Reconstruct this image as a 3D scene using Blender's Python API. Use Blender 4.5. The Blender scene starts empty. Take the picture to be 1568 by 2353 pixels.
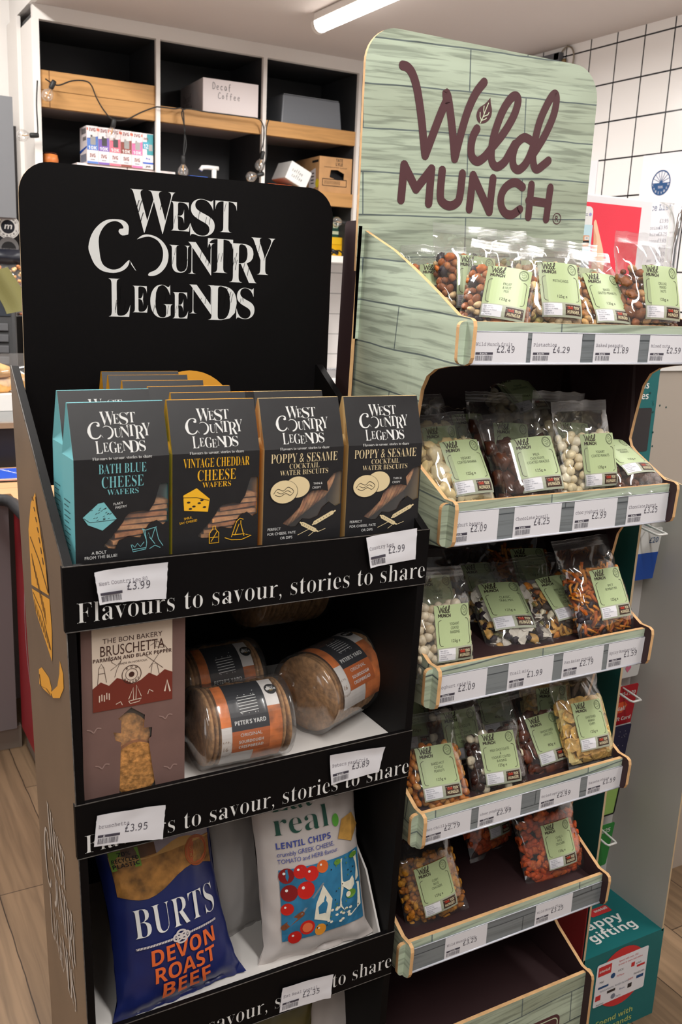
import bpy, bmesh, math, random
from mathutils import Vector, Matrix, noise
random.seed(7)
R = math.radians
S = bpy.context.scene
COL = S.collection
PI = math.pi

# ------------------------------------------------------------------ camera, light, exposure
FPX, PITCH, ROLL, YAW, EYE = 2167.78, 0.237893, -0.0451929, 0.519259, 1.42
fw = Vector((math.sin(YAW) * math.cos(PITCH), math.cos(YAW) * math.cos(PITCH), -math.sin(PITCH)))
r0 = Vector((math.cos(YAW), -math.sin(YAW), 0))
d0 = fw.cross(r0)
rt = math.cos(ROLL) * r0 + math.sin(ROLL) * d0
dn = -math.sin(ROLL) * r0 + math.cos(ROLL) * d0
EYEP = Vector((0, 0, EYE))
cd = bpy.data.cameras.new('camera')
cam = bpy.data.objects.new('camera', cd)
COL.objects.link(cam)
m = Matrix.Identity(4)
for i in range(3):
    m[i][0] = rt[i]; m[i][1] = -dn[i]; m[i][2] = -fw[i]; m[i][3] = EYEP[i]
cam.matrix_world = m
cd.sensor_fit = 'HORIZONTAL'
cd.sensor_width = 23.5
cd.lens = FPX / 1568 * 23.5
cd.clip_start = 0.05
cd.dof.use_dof = True
cd.dof.focus_distance = 1.42
cd.dof.aperture_fstop = 12
S.camera = cam

S.view_settings.view_transform = 'Standard'
S.view_settings.look = 'None'
S.view_settings.exposure = 0.48
S.view_settings.gamma = 1
S.view_settings.use_curve_mapping = False
S.cycles.max_bounces = 14
S.cycles.transparent_max_bounces = 40
S.cycles.caustics_reflective = False
S.cycles.caustics_refractive = False
try:
    S.cycles.use_denoising = True
    S.cycles.denoiser = 'OPENIMAGEDENOISE'
except Exception:
    pass

W = bpy.data.worlds.new('world'); S.world = W; W.use_nodes = True
W.node_tree.nodes['Background'].inputs[0].default_value = (1, .97, .94, 1)
W.node_tree.nodes['Background'].inputs[1].default_value = 0.16


def area(name, loc, rot, sx, sy, watts, col=(1, .97, .93)):
    l = bpy.data.lights.new(name, 'AREA'); l.shape = 'RECTANGLE'; l.size = sx; l.size_y = sy
    l.energy = watts; l.color = col
    o = bpy.data.objects.new(name, l); COL.objects.link(o); o.location = loc; o.rotation_euler = rot
    return o


area('ceiling_light_over_aisle', (0.70, 0.0, 2.40), (0, 0, 0), 0.14, 1.5, 20)
area('ceiling_light_by_door', (-0.75, -0.9, 2.40), (0, 0, 0), 0.14, 1.5, 15)
area('ceiling_light_over_counter', (2.05, 0.7, 2.40), (0, 0, 0), 0.14, 1.5, 15)
area('ceiling_light_till', (0.0, 2.6, 2.95), (0, 0, 0), 0.3, 1.6, 80)
area('ceiling_light_kitchen', (1.83, 2.9, 2.335), (0, 0, 0), 0.07, 1.3, 24)
area('shop_window', (-2.3, 0.6, 1.5), (0, R(-90), 0), 1.8, 1.6, 12, (.94, .97, 1))


def at(px, py, ax, val):
    d = rt * (px - 784) + dn * (py - 1176.5) + fw * FPX
    t = (val - EYEP[ax]) / d[ax]
    return EYEP + d * t


# ------------------------------------------------------------------ materials
def lin(c):
    return tuple(((v / 255) / 12.92 if v / 255 <= .04045 else ((v / 255 + .055) / 1.055) ** 2.4) for v in c) + (1,)


MATS = {}


def M(name, rgb=None, rough=.55, spec=.4, metal=0, var=0, vscale=40, bump=0, bscale=200, emit=0, coat=0, kind=None):
    if name in MATS:
        return MATS[name]
    mt = bpy.data.materials.new(name); MATS[name] = mt
    mt.use_nodes = True
    nt = mt.node_tree; b = nt.nodes['Principled BSDF']
    b.inputs['Base Color'].default_value = lin(rgb)
    b.inputs['Roughness'].default_value = rough
    b.inputs['Specular IOR Level'].default_value = spec
    b.inputs['Metallic'].default_value = metal
    b.inputs['Coat Weight'].default_value = coat
    if emit:
        b.inputs['Emission Color'].default_value = lin(rgb); b.inputs['Emission Strength'].default_value = emit
    tc = None
    if var or bump:
        tc = nt.nodes.new('ShaderNodeTexCoord')
    if var:
        n = nt.nodes.new('ShaderNodeTexNoise'); n.inputs['Scale'].default_value = vscale; n.inputs['Detail'].default_value = 6
        nt.links.new(tc.outputs['Object'], n.inputs['Vector'])
        r = nt.nodes.new('ShaderNodeValToRGB')
        a = lin([max(0, v * (1 - var)) for v in rgb]); c = lin([min(255, v * (1 + var)) for v in rgb])
        r.color_ramp.elements[0].color = a; r.color_ramp.elements[1].color = c
        r.color_ramp.elements[0].position = .3; r.color_ramp.elements[1].position = .7
        nt.links.new(n.outputs['Fac'], r.inputs['Fac']); nt.links.new(r.outputs['Color'], b.inputs['Base Color'])
    if bump:
        n2 = nt.nodes.new('ShaderNodeTexNoise'); n2.inputs['Scale'].default_value = bscale; n2.inputs['Detail'].default_value = 4
        nt.links.new(tc.outputs['Object'], n2.inputs['Vector'])
        bp = nt.nodes.new('ShaderNodeBump'); bp.inputs['Strength'].default_value = bump; bp.inputs['Distance'].default_value = .002
        nt.links.new(n2.outputs['Fac'], bp.inputs['Height']); nt.links.new(bp.outputs['Normal'], b.inputs['Normal'])
    return mt


def film(name, tint=(255, 255, 255), gloss=.09, rough=.07, haze=.03):
    """thin clear plastic: mostly see-through, with a fresnel gloss and a little milky haze"""
    if name in MATS:
        return MATS[name]
    mt = bpy.data.materials.new(name); MATS[name] = mt; mt.use_nodes = True
    nt = mt.node_tree
    for n in list(nt.nodes):
        if n.type == 'BSDF_PRINCIPLED':
            nt.nodes.remove(n)
    out = nt.nodes['Material Output']
    tr = nt.nodes.new('ShaderNodeBsdfTransparent'); tr.inputs[0].default_value = lin(tint)
    gl = nt.nodes.new('ShaderNodeBsdfGlossy'); gl.inputs['Roughness'].default_value = rough
    df = nt.nodes.new('ShaderNodeBsdfDiffuse'); df.inputs[0].default_value = (.8, .8, .8, 1)
    lw = nt.nodes.new('ShaderNodeLayerWeight'); lw.inputs['Blend'].default_value = .35
    mr = nt.nodes.new('ShaderNodeMapRange'); mr.inputs[3].default_value = gloss; mr.inputs[4].default_value = .55
    m1 = nt.nodes.new('ShaderNodeMixShader'); m2 = nt.nodes.new('ShaderNodeMixShader')
    m1.inputs[0].default_value = haze
    nt.links.new(tr.outputs[0], m1.inputs[1]); nt.links.new(df.outputs[0], m1.inputs[2])
    nt.links.new(lw.outputs['Facing'], mr.inputs[0]); nt.links.new(mr.outputs[0], m2.inputs[0])
    nt.links.new(m1.outputs[0], m2.inputs[1]); nt.links.new(gl.outputs[0], m2.inputs[2])
    nt.links.new(m2.outputs[0], out.inputs['Surface'])
    return mt


def planks(name, c1, c2, cl, pw, ph, axis='xz', rot=0, grain=.5, rough=.6, mortar=.0025, gs=(5, 160), off=.37, contrast=.5, vary=0):
    """printed / laid boards: brick layout for the boards, stretched noise for the grain"""
    if name in MATS:
        return MATS[name]
    mt = bpy.data.materials.new(name); MATS[name] = mt; mt.use_nodes = True
    nt = mt.node_tree; b = nt.nodes['Principled BSDF']; L = nt.links.new
    tc = nt.nodes.new('ShaderNodeTexCoord'); sp = nt.nodes.new('ShaderNodeSeparateXYZ'); L(tc.outputs['Object'], sp.inputs[0])
    cb = nt.nodes.new('ShaderNodeCombineXYZ')
    if axis == 'xz':
        ad = nt.nodes.new('ShaderNodeMath'); ad.operation = 'ADD'
        L(sp.outputs['X'], ad.inputs[0]); L(sp.outputs['Y'], ad.inputs[1]); L(ad.outputs[0], cb.inputs[0]); L(sp.outputs['Z'], cb.inputs[1])
    elif axis == 'yx':
        L(sp.outputs['Y'], cb.inputs[0]); L(sp.outputs['X'], cb.inputs[1])
    else:
        L(sp.outputs['X'], cb.inputs[0]); L(sp.outputs['Y'], cb.inputs[1])
    # wavy board edges
    nz = nt.nodes.new('ShaderNodeTexNoise'); nz.inputs['Scale'].default_value = 9
    L(cb.outputs[0], nz.inputs['Vector'])
    vm = nt.nodes.new('ShaderNodeVectorMath'); vm.operation = 'MULTIPLY_ADD'
    vm.inputs[1].default_value = (0, mortar * 5, 0)
    L(nz.outputs['Color'], vm.inputs[0]); L(cb.outputs[0], vm.inputs[2])
    mp = nt.nodes.new('ShaderNodeMapping'); mp.inputs['Rotation'].default_value = (0, 0, rot); L(vm.outputs[0], mp.inputs['Vector'])
    br = nt.nodes.new('ShaderNodeTexBrick'); L(mp.outputs[0], br.inputs['Vector'])
    br.inputs['Color1'].default_value = lin(c1); br.inputs['Color2'].default_value = lin(c2); br.inputs['Mortar'].default_value = lin(cl)
    br.inputs['Scale'].default_value = 1; br.inputs['Mortar Size'].default_value = mortar; br.inputs['Mortar Smooth'].default_value = .4
    br.inputs['Brick Width'].default_value = pw; br.inputs['Row Height'].default_value = ph; br.offset = off
    br.inputs['Bias'].default_value = 0
    ms = nt.nodes.new('ShaderNodeMapping'); ms.inputs['Scale'].default_value = (gs[0], gs[1], 1); L(mp.outputs[0], ms.inputs['Vector'])
    gn = nt.nodes.new('ShaderNodeTexNoise'); gn.inputs['Scale'].default_value = 1; gn.inputs['Detail'].default_value = 5; gn.inputs['Distortion'].default_value = .6
    L(ms.outputs[0], gn.inputs['Vector'])
    rp = nt.nodes.new('ShaderNodeValToRGB'); rp.color_ramp.elements[0].position = .36; rp.color_ramp.elements[1].position = contrast
    g = 1 - grain
    rp.color_ramp.elements[0].color = (g, g, g, 1); rp.color_ramp.elements[1].color = (1, 1, 1, 1)
    L(gn.outputs['Fac'], rp.inputs['Fac'])
    mx = nt.nodes.new('ShaderNodeMix'); mx.data_type = 'RGBA'; mx.blend_type = 'MULTIPLY'; mx.inputs[0].default_value = 1
    src = br.outputs['Color']
    if vary:     # slow drift of tone between and along the boards
        vn = nt.nodes.new('ShaderNodeTexNoise'); vn.inputs['Scale'].default_value = 1; vn.inputs['Detail'].default_value = 2
        vm2 = nt.nodes.new('ShaderNodeMapping'); vm2.inputs['Scale'].default_value = (4, 22, 1); L(mp.outputs[0], vm2.inputs['Vector']); L(vm2.outputs[0], vn.inputs['Vector'])
        vr = nt.nodes.new('ShaderNodeValToRGB'); vr.color_ramp.elements[0].position = .35; vr.color_ramp.elements[1].position = .65
        vr.color_ramp.elements[0].color = lin([v * .84 for v in c2]); vr.color_ramp.elements[1].color = lin([min(255, v * 1.06) for v in c1])
        L(vn.outputs['Fac'], vr.inputs['Fac'])
        vx = nt.nodes.new('ShaderNodeMix'); vx.data_type = 'RGBA'; vx.inputs[0].default_value = vary
        L(src, vx.inputs[6]); L(vr.outputs['Color'], vx.inputs[7])
        vj = nt.nodes.new('ShaderNodeMix'); vj.data_type = 'RGBA'; vj.inputs[7].default_value = lin(cl)
        L(br.outputs['Fac'], vj.inputs[0]); L(vx.outputs[2], vj.inputs[6]); src = vj.outputs[2]
    L(src, mx.inputs[6]); L(rp.outputs['Color'], mx.inputs[7])
    L(mx.outputs[2], b.inputs['Base Color'])
    b.inputs['Roughness'].default_value = rough
    b.inputs['Specular IOR Level'].default_value = .35
    return mt


def tiles(name, c, g, w, h, axis, mortar=.003, ox=0, oz=0):
    mt = bpy.data.materials.new(name); MATS[name] = mt; mt.use_nodes = True
    nt = mt.node_tree; b = nt.nodes['Principled BSDF']; L = nt.links.new
    tc = nt.nodes.new('ShaderNodeTexCoord'); sp = nt.nodes.new('ShaderNodeSeparateXYZ'); L(tc.outputs['Object'], sp.inputs[0])
    cb = nt.nodes.new('ShaderNodeCombineXYZ'); L(sp.outputs['Y' if axis == 'y' else 'X'], cb.inputs[0]); L(sp.outputs['Z'], cb.inputs[1])
    mp = nt.nodes.new('ShaderNodeMapping'); mp.inputs['Location'].default_value = (ox, oz, 0); L(cb.outputs[0], mp.inputs['Vector'])
    br = nt.nodes.new('ShaderNodeTexBrick'); L(mp.outputs[0], br.inputs['Vector']); br.offset = 0
    br.inputs['Color1'].default_value = lin(c); br.inputs['Color2'].default_value = lin(c); br.inputs['Mortar'].default_value = lin(g)
    br.inputs['Scale'].default_value = 1; br.inputs['Mortar Size'].default_value = mortar; br.inputs['Mortar Smooth'].default_value = .1
    br.inputs['Brick Width'].default_value = w; br.inputs['Row Height'].default_value = h
    L(br.outputs['Color'], b.inputs['Base Color']); b.inputs['Roughness'].default_value = .22
    return mt


# ------------------------------------------------------------------ mesh building
class MB:
    def __init__(s):
        s.v = []; s.f = []; s.m = []; s.mats = []; s.sm = []

    def mi(s, mat):
        if mat not in s.mats:
            s.mats.append(mat)
        return s.mats.index(mat)

    def add(s, verts, faces, mat, smooth=False):
        o = len(s.v); s.v += [tuple(v) for v in verts]; k = s.mi(mat)
        for f in faces:
            s.f.append([i + o for i in f]); s.m.append(k); s.sm.append(smooth)

    def box(s, x0, x1, y0, y1, z0, z1, mat, mtx=None):
        vs = [Vector((x, y, z)) for z in (z0, z1) for y in (y0, y1) for x in (x0, x1)]
        if mtx is not None:
            vs = [mtx @ v for v in vs]
        s.add(vs, [(0, 2, 3, 1), (4, 5, 7, 6), (0, 1, 5, 4), (2, 6, 7, 3), (0, 4, 6, 2), (1, 3, 7, 5)], mat)

    def quad(s, a, b, c, d, mat):
        s.add([a, b, c, d], [(0, 1, 2, 3)], mat)

    def prism(s, poly, fn, mat_front, mat_edge, mat_back=None, holes=()):
        """poly: 2D outline; fn(x, y, side 0/1) -> 3D point of front / back"""
        n = len(poly)
        a = [fn(x, y, 0) for x, y in poly]; b = [fn(x, y, 1) for x, y in poly]
        if holes:
            tri, pts = fill_holes(poly, holes)
            s.add([fn(x, y, 0) for x, y in pts], tri, mat_front)
            s.add([fn(x, y, 1) for x, y in pts], tri, mat_back or mat_front)
            for h in holes:
                k = len(h)
                s.add([fn(x, y, 0) for x, y in h] + [fn(x, y, 1) for x, y in h], [(i, (i + 1) % k, k + (i + 1) % k, k + i) for i in range(k)], mat_edge)
        else:
            s.add(a, [tuple(range(n))], mat_front)
            s.add(b, [tuple(reversed(range(n)))], mat_back or mat_front)
        s.add(a + b, [(i, (i + 1) % n, n + (i + 1) % n, n + i) for i in range(n)], mat_edge)

    def tube(s, pts, r, mat, n=8, caps=True, closed=False):
        pts = [Vector(p) for p in pts]; rings = []
        up = Vector((0, 0, 1)); k = len(pts)
        for i, p in enumerate(pts):
            t = (pts[min(i + 1, k - 1)] - pts[max(i - 1, 0)])
            if t.length < 1e-9:
                t = Vector((1, 0, 0))
            t.normalize()
            u = up - t * up.dot(t)
            if u.length < .05:
                u = Vector((1, 0, 0)) - t * t.x
            u.normalize(); w = t.cross(u); up = u
            rr = r[i] if isinstance(r, (list, tuple)) else r
            rings.append([p + (u * math.cos(2 * PI * j / n) + w * math.sin(2 * PI * j / n)) * rr for j in range(n)])
        vs = [v for q in rings for v in q]; fs = []
        for i in range(k - 1):
            for j in range(n):
                fs.append((i * n + j, i * n + (j + 1) % n, (i + 1) * n + (j + 1) % n, (i + 1) * n + j))
        if caps:
            fs.append(tuple(reversed(range(n)))); fs.append(tuple((k - 1) * n + j for j in range(n)))
        s.add(vs, fs, mat, True)

    def lathe(s, prof, mat, n=20, mtx=None):
        """prof: list of (r, z) about z"""
        vs = []; fs = []
        for r_, z in prof:
            for j in range(n):
                v = Vector((r_ * math.cos(2 * PI * j / n), r_ * math.sin(2 * PI * j / n), z))
                vs.append(mtx @ v if mtx is not None else v)
        for i in range(len(prof) - 1):
            for j in range(n):
                fs.append((i * n + j, i * n + (j + 1) % n, (i + 1) * n + (j + 1) % n, (i + 1) * n + j))
        fs.append(tuple(reversed(range(n)))); fs.append(tuple((len(prof) - 1) * n + j for j in range(n)))
        s.add(vs, fs, mat, True)

    def ell(s, c, rad, rotm, mat, n=8, mrings=5, lump=0, seed=0):
        vs = []; fs = []
        c = Vector(c)
        for i in range(mrings + 1):
            th = PI * i / mrings
            for j in range(n):
                ph = 2 * PI * j / n
                v = Vector((math.sin(th) * math.cos(ph), math.sin(th) * math.sin(ph), math.cos(th)))
                if lump:
                    v *= 1 + lump * noise.noise(v * 2.2 + Vector((seed, seed * .7, 0)))
                v = Vector((v.x * rad[0], v.y * rad[1], v.z * rad[2]))
                vs.append(c + (rotm @ v if rotm is not None else v))
        for i in range(mrings):
            for j in range(n):
                fs.append((i * n + j, (i + 1) * n + j, (i + 1) * n + (j + 1) % n, i * n + (j + 1) % n))
        s.add(vs, fs, mat, True)

    def grid(s, fn, nu, nv, mat, smooth=True):
        vs = [fn(i / nu, j / nv) for j in range(nv + 1) for i in range(nu + 1)]
        fs = [(j * (nu + 1) + i, j * (nu + 1) + i + 1, (j + 1) * (nu + 1) + i + 1, (j + 1) * (nu + 1) + i) for j in range(nv) for i in range(nu)]
        s.add(vs, fs, mat, smooth)

    def mesh(s, name):
        me = bpy.data.meshes.new(name)
        me.from_pydata(s.v, [], s.f)
        for mt in s.mats:
            me.materials.append(mt)
        me.polygons.foreach_set('material_index', s.m)
        me.polygons.foreach_set('use_smooth', s.sm)
        me.update()
        return me

    def build(s, name, parent=None, bevel=0, seg=2):
        o = bpy.data.objects.new(name, s.mesh(name)); COL.objects.link(o)
        if parent is not None:
            o.parent = parent
        if bevel:
            md = o.modifiers.new('bevel', 'BEVEL'); md.width = bevel; md.segments = seg; md.limit_method = 'ANGLE'; md.angle_limit = R(40)
        return o


def fill_holes(outer, holes):
    bm = bmesh.new(); edges = []
    for loop in [outer] + list(holes):
        vs = [bm.verts.new((x, y, 0)) for x, y in loop]
        edges += [bm.edges.new((vs[i], vs[(i + 1) % len(vs)])) for i in range(len(vs))]
    bmesh.ops.triangle_fill(bm, use_beauty=True, use_dissolve=False, edges=edges)
    bm.verts.index_update()
    pts = [(v.co.x, v.co.y) for v in bm.verts]; tri = [[v.index for v in f.verts] for f in bm.faces]
    bm.free()
    return tri, pts


def rrect(x0, y0, x1, y1, r, n=5):
    rr = r if isinstance(r, (list, tuple)) else [r] * 4   # bl br tr tl
    out = []
    for (cx, cy, a0), q in zip(((x0, y0, 180), (x1, y0, 270), (x1, y1, 0), (x0, y1, 90)), rr):
        sx = 1 if cx == x0 else -1; sy = 1 if cy == y0 else -1
        if q <= 0:
            out.append((cx, cy)); continue
        for i in range(n + 1):
            a = R(a0 + 90 * i / n)
            out.append((cx + sx * q + q * math.cos(a), cy + sy * q + q * math.sin(a)))
    return out


def circ(cx, cy, rx, ry=None, n=28, a0=0, a1=360):
    ry = rx if ry is None else ry
    full = abs(a1 - a0) >= 360
    return [(cx + rx * math.cos(R(a0 + (a1 - a0) * i / n)), cy + ry * math.sin(R(a0 + (a1 - a0) * i / n))) for i in range(n if full else n + 1)]


def smooth_path(pts, k=6):
    """Catmull-Rom through the points"""
    P = [Vector((p[0], p[1], 0)) for p in pts]; out = []
    for i in range(len(P) - 1):
        a = P[max(i - 1, 0)]; b = P[i]; c = P[i + 1]; d = P[min(i + 2, len(P) - 1)]
        for j in range(k):
            t = j / k
            q = .5 * ((2 * b) + (c - a) * t + (2 * a - 5 * b + 4 * c - d) * t * t + (3 * b - a - 3 * c + d) * t ** 3)
            out.append((q.x, q.y))
    out.append((P[-1].x, P[-1].y))
    return out


# ------------------------------------------------------------------ lettering
def ser(t): return ''.join(chr(0x1D400 + ord(c) - 65) if 'A' <= c <= 'Z' else chr(0x1D41A + ord(c) - 97) if 'a' <= c <= 'z' else chr(0x1D7CE + ord(c) - 48) if c.isdigit() else c for c in t)
def serl(t): return ser(t)
def mono(t): return ''.join(chr(0x1D670 + ord(c) - 65) if 'A' <= c <= 'Z' else chr(0x1D68A + ord(c) - 97) if 'a' <= c <= 'z' else chr(0x1D7F6 + ord(c) - 48) if c.isdigit() else c for c in t)
def sanb(t): return ''.join(chr(0x1D5D4 + ord(c) - 65) if 'A' <= c <= 'Z' else chr(0x1D5EE + ord(c) - 97) if 'a' <= c <= 'z' else chr(0x1D7EC + ord(c) - 48) if c.isdigit() else c for c in t)
def reg(t): return t


_T = {}


def glyphs(t, font):
    key = (t, font)
    if key not in _T:
        c = bpy.data.curves.new('lettering', 'FONT'); c.body = font(t); c.resolution_u = 3; c.offset = -.013 if font is ser else -.021 if font is serl else 0
        o = bpy.data.objects.new('lettering', c)
        me = bpy.data.meshes.new_from_object(o)
        vs = [(v.co.x, v.co.y) for v in me.vertices]; fs = [tuple(p.vertices) for p in me.polygons]
        bpy.data.objects.remove(o); bpy.data.curves.remove(c); bpy.data.meshes.remove(me)
        _T[key] = (vs, fs)
    return _T[key]


_H = {}


def capheight(font):
    if font not in _H:
        vs, _ = glyphs('H', font); _H[font] = max(v[1] for v in vs)
    return _H[font]


class Art:
    """flat printed shapes laid on a surface. fn(x, y) -> (point, normal)"""
    def __init__(s, mb, fn, base=.0003, step=.00016):
        s.mb = mb; s.fn = fn; s.base = base; s.step = step; s.k = 0; s.sub = 0

    def pt(s, x, y, L):
        p, n = s.fn(x, y)
        return p + n * (s.base + s.step * L + (s.k + s.sub) * 3e-6)

    def nx_(s):
        s.k = (s.k + 1) % 40

    def poly(s, pts, mat, L=0):
        s.nx_()
        s.mb.add([s.pt(x, y, L) for x, y in pts], [tuple(range(len(pts)))], mat)

    def polyh(s, pts, holes, mat, L=0):
        s.nx_()
        tri, P = fill_holes(pts, holes)
        s.mb.add([s.pt(x, y, L) for x, y in P], tri, mat)

    def rect(s, x0, y0, x1, y1, mat, L=0, nx=1, ny=1):
        s.nx_()
        s.mb.grid(lambda u, v: s.pt(x0 + (x1 - x0) * u, y0 + (y1 - y0) * v, L), nx, ny, mat, False)

    def disc(s, cx, cy, r, mat, L=0, ry=None, n=24):
        s.poly(circ(cx, cy, r, ry, n), mat, L)

    def ring(s, cx, cy, r, w, mat, L=0, ry=None, n=28):
        s.nx_(); ry = r if ry is None else ry
        a = circ(cx, cy, r, ry, n); b = circ(cx, cy, r - w, ry - w, n)
        s.mb.add([s.pt(x, y, L) for x, y in a + b], [(i, (i + 1) % n, n + (i + 1) % n, n + i) for i in range(n)], mat)

    def stroke(s, pts, w, mat, L=0, caps=True, closed=False):
        s.nx_(); pts = list(pts)
        if closed:
            pts = pts + [pts[0]]
        n = len(pts); vs = []; fs = []
        for i, (x, y) in enumerate(pts):
            ax, ay = pts[max(i - 1, 0)]; bx, by = pts[min(i + 1, n - 1)]
            if closed and i in (0, n - 1):
                ax, ay = pts[-2]; bx, by = pts[1]
            dx, dy = bx - ax, by - ay; l = math.hypot(dx, dy) or 1
            ww = (w[i] if isinstance(w, (list, tuple)) else w) / 2; s.sub = i * .06
            nx, ny = -dy / l * ww, dx / l * ww
            vs += [s.pt(x + nx, y + ny, L), s.pt(x - nx, y - ny, L)]
        s.sub = 0
        fs = [(2 * i, 2 * i + 1, 2 * i + 3, 2 * i + 2) for i in range(n - 1)]
        s.mb.add(vs, fs, mat)
        if caps and not closed:
            for i in (0, n - 1):
                ww = (w[i] if isinstance(w, (list, tuple)) else w) / 2
                s.disc(pts[i][0], pts[i][1], ww, mat, L, n=10)

    def outline(s, x0, y0, x1, y1, r, w, mat, L=0, n=5):
        s.nx_(); a = rrect(x0, y0, x1, y1, r, n); b = rrect(x0 + w, y0 + w, x1 - w, y1 - w, max(r - w, .0001), n); k = len(a)
        s.mb.add([s.pt(x, y, L) for x, y in a + b], [(i, (i + 1) % k, k + (i + 1) % k, k + i) for i in range(k)], mat)

    def text(s, t, x, y, h, mat, font=reg, w=None, align='l', L=1, skew=0, rot=0, fit=None, maxe=None):
        """y = baseline, h = cap height, w = total width (else natural). fit=(x0,y0,x1,y1) stretches the ink to a box"""
        s.nx_(); vs, fs = glyphs(t, font)
        if not vs:
            return
        xs = [v[0] for v in vs]; ys = [v[1] for v in vs]
        x_0, x_1 = min(xs), max(xs)
        if fit:
            y_0, y_1 = min(ys), max(ys)
            sx = (fit[2] - fit[0]) / (x_1 - x_0); sy = (fit[3] - fit[1]) / (y_1 - y_0)
            q = [(fit[0] + (a - x_0) * sx, fit[1] + (b - y_0) * sy) for a, b in vs]
        else:
            sy = h / capheight(font); sx = sy if w is None else w / (x_1 - x_0)
            tw = (x_1 - x_0) * sx
            ox = x if align == 'l' else x - tw / 2 if align == 'c' else x - tw
            q = [(ox + (a - x_0) * sx + b * sy * skew, y + b * sy) for a, b in vs]
        if rot:
            c, sn = math.cos(rot), math.sin(rot); q = [(x + (a - x) * c - (b - y) * sn, y + (a - x) * sn + (b - y) * c) for a, b in q]
        if maxe:
            q, fs = split_tris(q, fs, maxe)
        s.mb.add([s.pt(a, b, L) for a, b in q], fs, mat)


def split_tris(q, fs, e):
    out = []; q = list(q); cache = {}
    def mid(i, j):
        k = (min(i, j), max(i, j))
        if k not in cache:
            q.append(((q[i][0] + q[j][0]) / 2, (q[i][1] + q[j][1]) / 2)); cache[k] = len(q) - 1
        return cache[k]
    st = []
    for f in fs:
        for i in range(1, len(f) - 1):
            st.append((f[0], f[i], f[i + 1], 0))
    while st:
        a, b, c, d = st.pop()
        l = [(math.hypot(q[i][0] - q[j][0], q[i][1] - q[j][1]), i, j, k) for i, j, k in ((a, b, c), (b, c, a), (c, a, b))]
        L_, i, j, k = max(l)
        if L_ > e and d < 8:
            mm = mid(i, j); st.append((i, mm, k, d + 1)); st.append((mm, j, k, d + 1))
        else:
            out.append((a, b, c))
    return q, out


def plane(o, ux, uy):
    o = Vector(o); ux = Vector(ux).normalized(); uy = Vector(uy).normalized(); n = ux.cross(uy)
    return lambda x, y: (o + ux * x + uy * y, n)


# ------------------------------------------------------------------ scene bookkeeping
def tag(o, label, cat, group=None, kind=None):
    o['label'] = label; o['category'] = cat
    if group: o['group'] = group
    if kind: o['kind'] = kind
    return o


def thing(name, label, cat, loc=(0, 0, 0), rot=None, group=None, scale=1):
    o = bpy.data.objects.new(name, None); COL.objects.link(o); o.empty_display_size = .05
    o.location = loc
    if isinstance(rot, Matrix):
        o.rotation_euler = rot.to_euler()
    elif rot is not None:
        o.rotation_euler = rot
    o.scale = (scale,) * 3
    return tag(o, label, cat, group)


def struct(mb, name, **k):
    o = mb.build(name, **k); o['kind'] = 'structure'
    return o


def copy_tree(o, parent=None):
    c = o.copy(); COL.objects.link(c); c.parent = parent
    for ch in list(o.children):
        copy_tree(ch, c)
    return c

# ------------------------------------------------------------------ the room
WHITE = M('white_paint', (228, 224, 220), .6, var=.015, vscale=3)
CEILM = M('ceiling_paint', (200, 191, 186), .8)
TRIM = M('white_trim', (226, 221, 216), .45)
BLACKP = M('black_panel', (44, 44, 46), .6, var=.12, vscale=6)
OAK = planks('oiled_board', (196, 148, 92), (184, 136, 82), (120, 80, 45), 3, 3, 'xz', grain=.22, gs=(3, 60), contrast=.62)
FLOORM = planks('floor_board', (132, 108, 84), (114, 92, 70), (62, 48, 36), 1.25, .15, 'yx', grain=.34, gs=(2.2, 46), rough=.42, mortar=.0016, contrast=.62)
GREYP = M('grey_laminate', (128, 122, 124), .5)
STEEL = M('steel', (190, 190, 192), .25, metal=1)
CHROME = M('chrome', (225, 225, 228), .08, metal=1)

b = MB(); b.quad((-3.5, -3, 0), (4.5, -3, 0), (4.5, 4.6, 0), (-3.5, 4.6, 0), FLOORM); struct(b, 'floor')
b = MB(); b.box(-3.5, 3.1, 4.5, 4.62, 0, 3.1, WHITE); struct(b, 'wall_back')
b = MB()
b.box(2.87, 3.0, -3, 4.5, 0, 2.42, tiles('white_wall_tile', (232, 229, 227), (26, 28, 32), .1455, .1445, 'y', .0032, ox=.0465, oz=.0755))
struct(b, 'wall_right')
b = MB(); b.box(-3.6, -3.5, -3, 4.6, 0, 3.1, WHITE); struct(b, 'wall_left')
b = MB()
b.box(.878, 2.87, -3, 4.5, 2.42, 2.98, CEILM)
b.box(-3.5, .878, -3, 4.5, 3.0, 3.1, WHITE)
b.box(.858, .8779, -3, 4.5, 2.42, 2.999, WHITE)
struct(b, 'ceiling')

# ------------------------------------------------------------------ left display stand (black card)
CARD = M('black_card', (11, 9, 10), .55, .12, var=.15, vscale=300)
CARDIN = M('black_card_inside', (14, 12, 12), .62, .2)
BROWNP = M('brown_print', (124, 103, 83), .5, var=.04, vscale=8)
WORN = M('worn_card_edge', (84, 79, 75), .7, var=.25, vscale=160)
TANEDGE = M('raw_card_edge', (196, 172, 138), .8)
INK = M('white_ink', (226, 226, 224), .55)
AMBER = M('amber_ink', (240, 170, 58), .55)
LINER = M('white_liner', (214, 210, 206), .6)

FY, BY = 1.0, 1.33          # front and back of the stand


def sx0(z, y):              # outer left / right faces of the stand
    f = .226 + (1.105 - z) * .025; k = .0
    return f + (y - FY) * .05


def sx1(z, y):
    return .708 - (1.105 - z) * .023


stand = thing('display_stand', 'black card display stand with white lettering on its tall header, left of the green one', 'display stand', (.467, 1.165, 0))
OFF = Vector((-.467, -1.165, 0))


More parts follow.
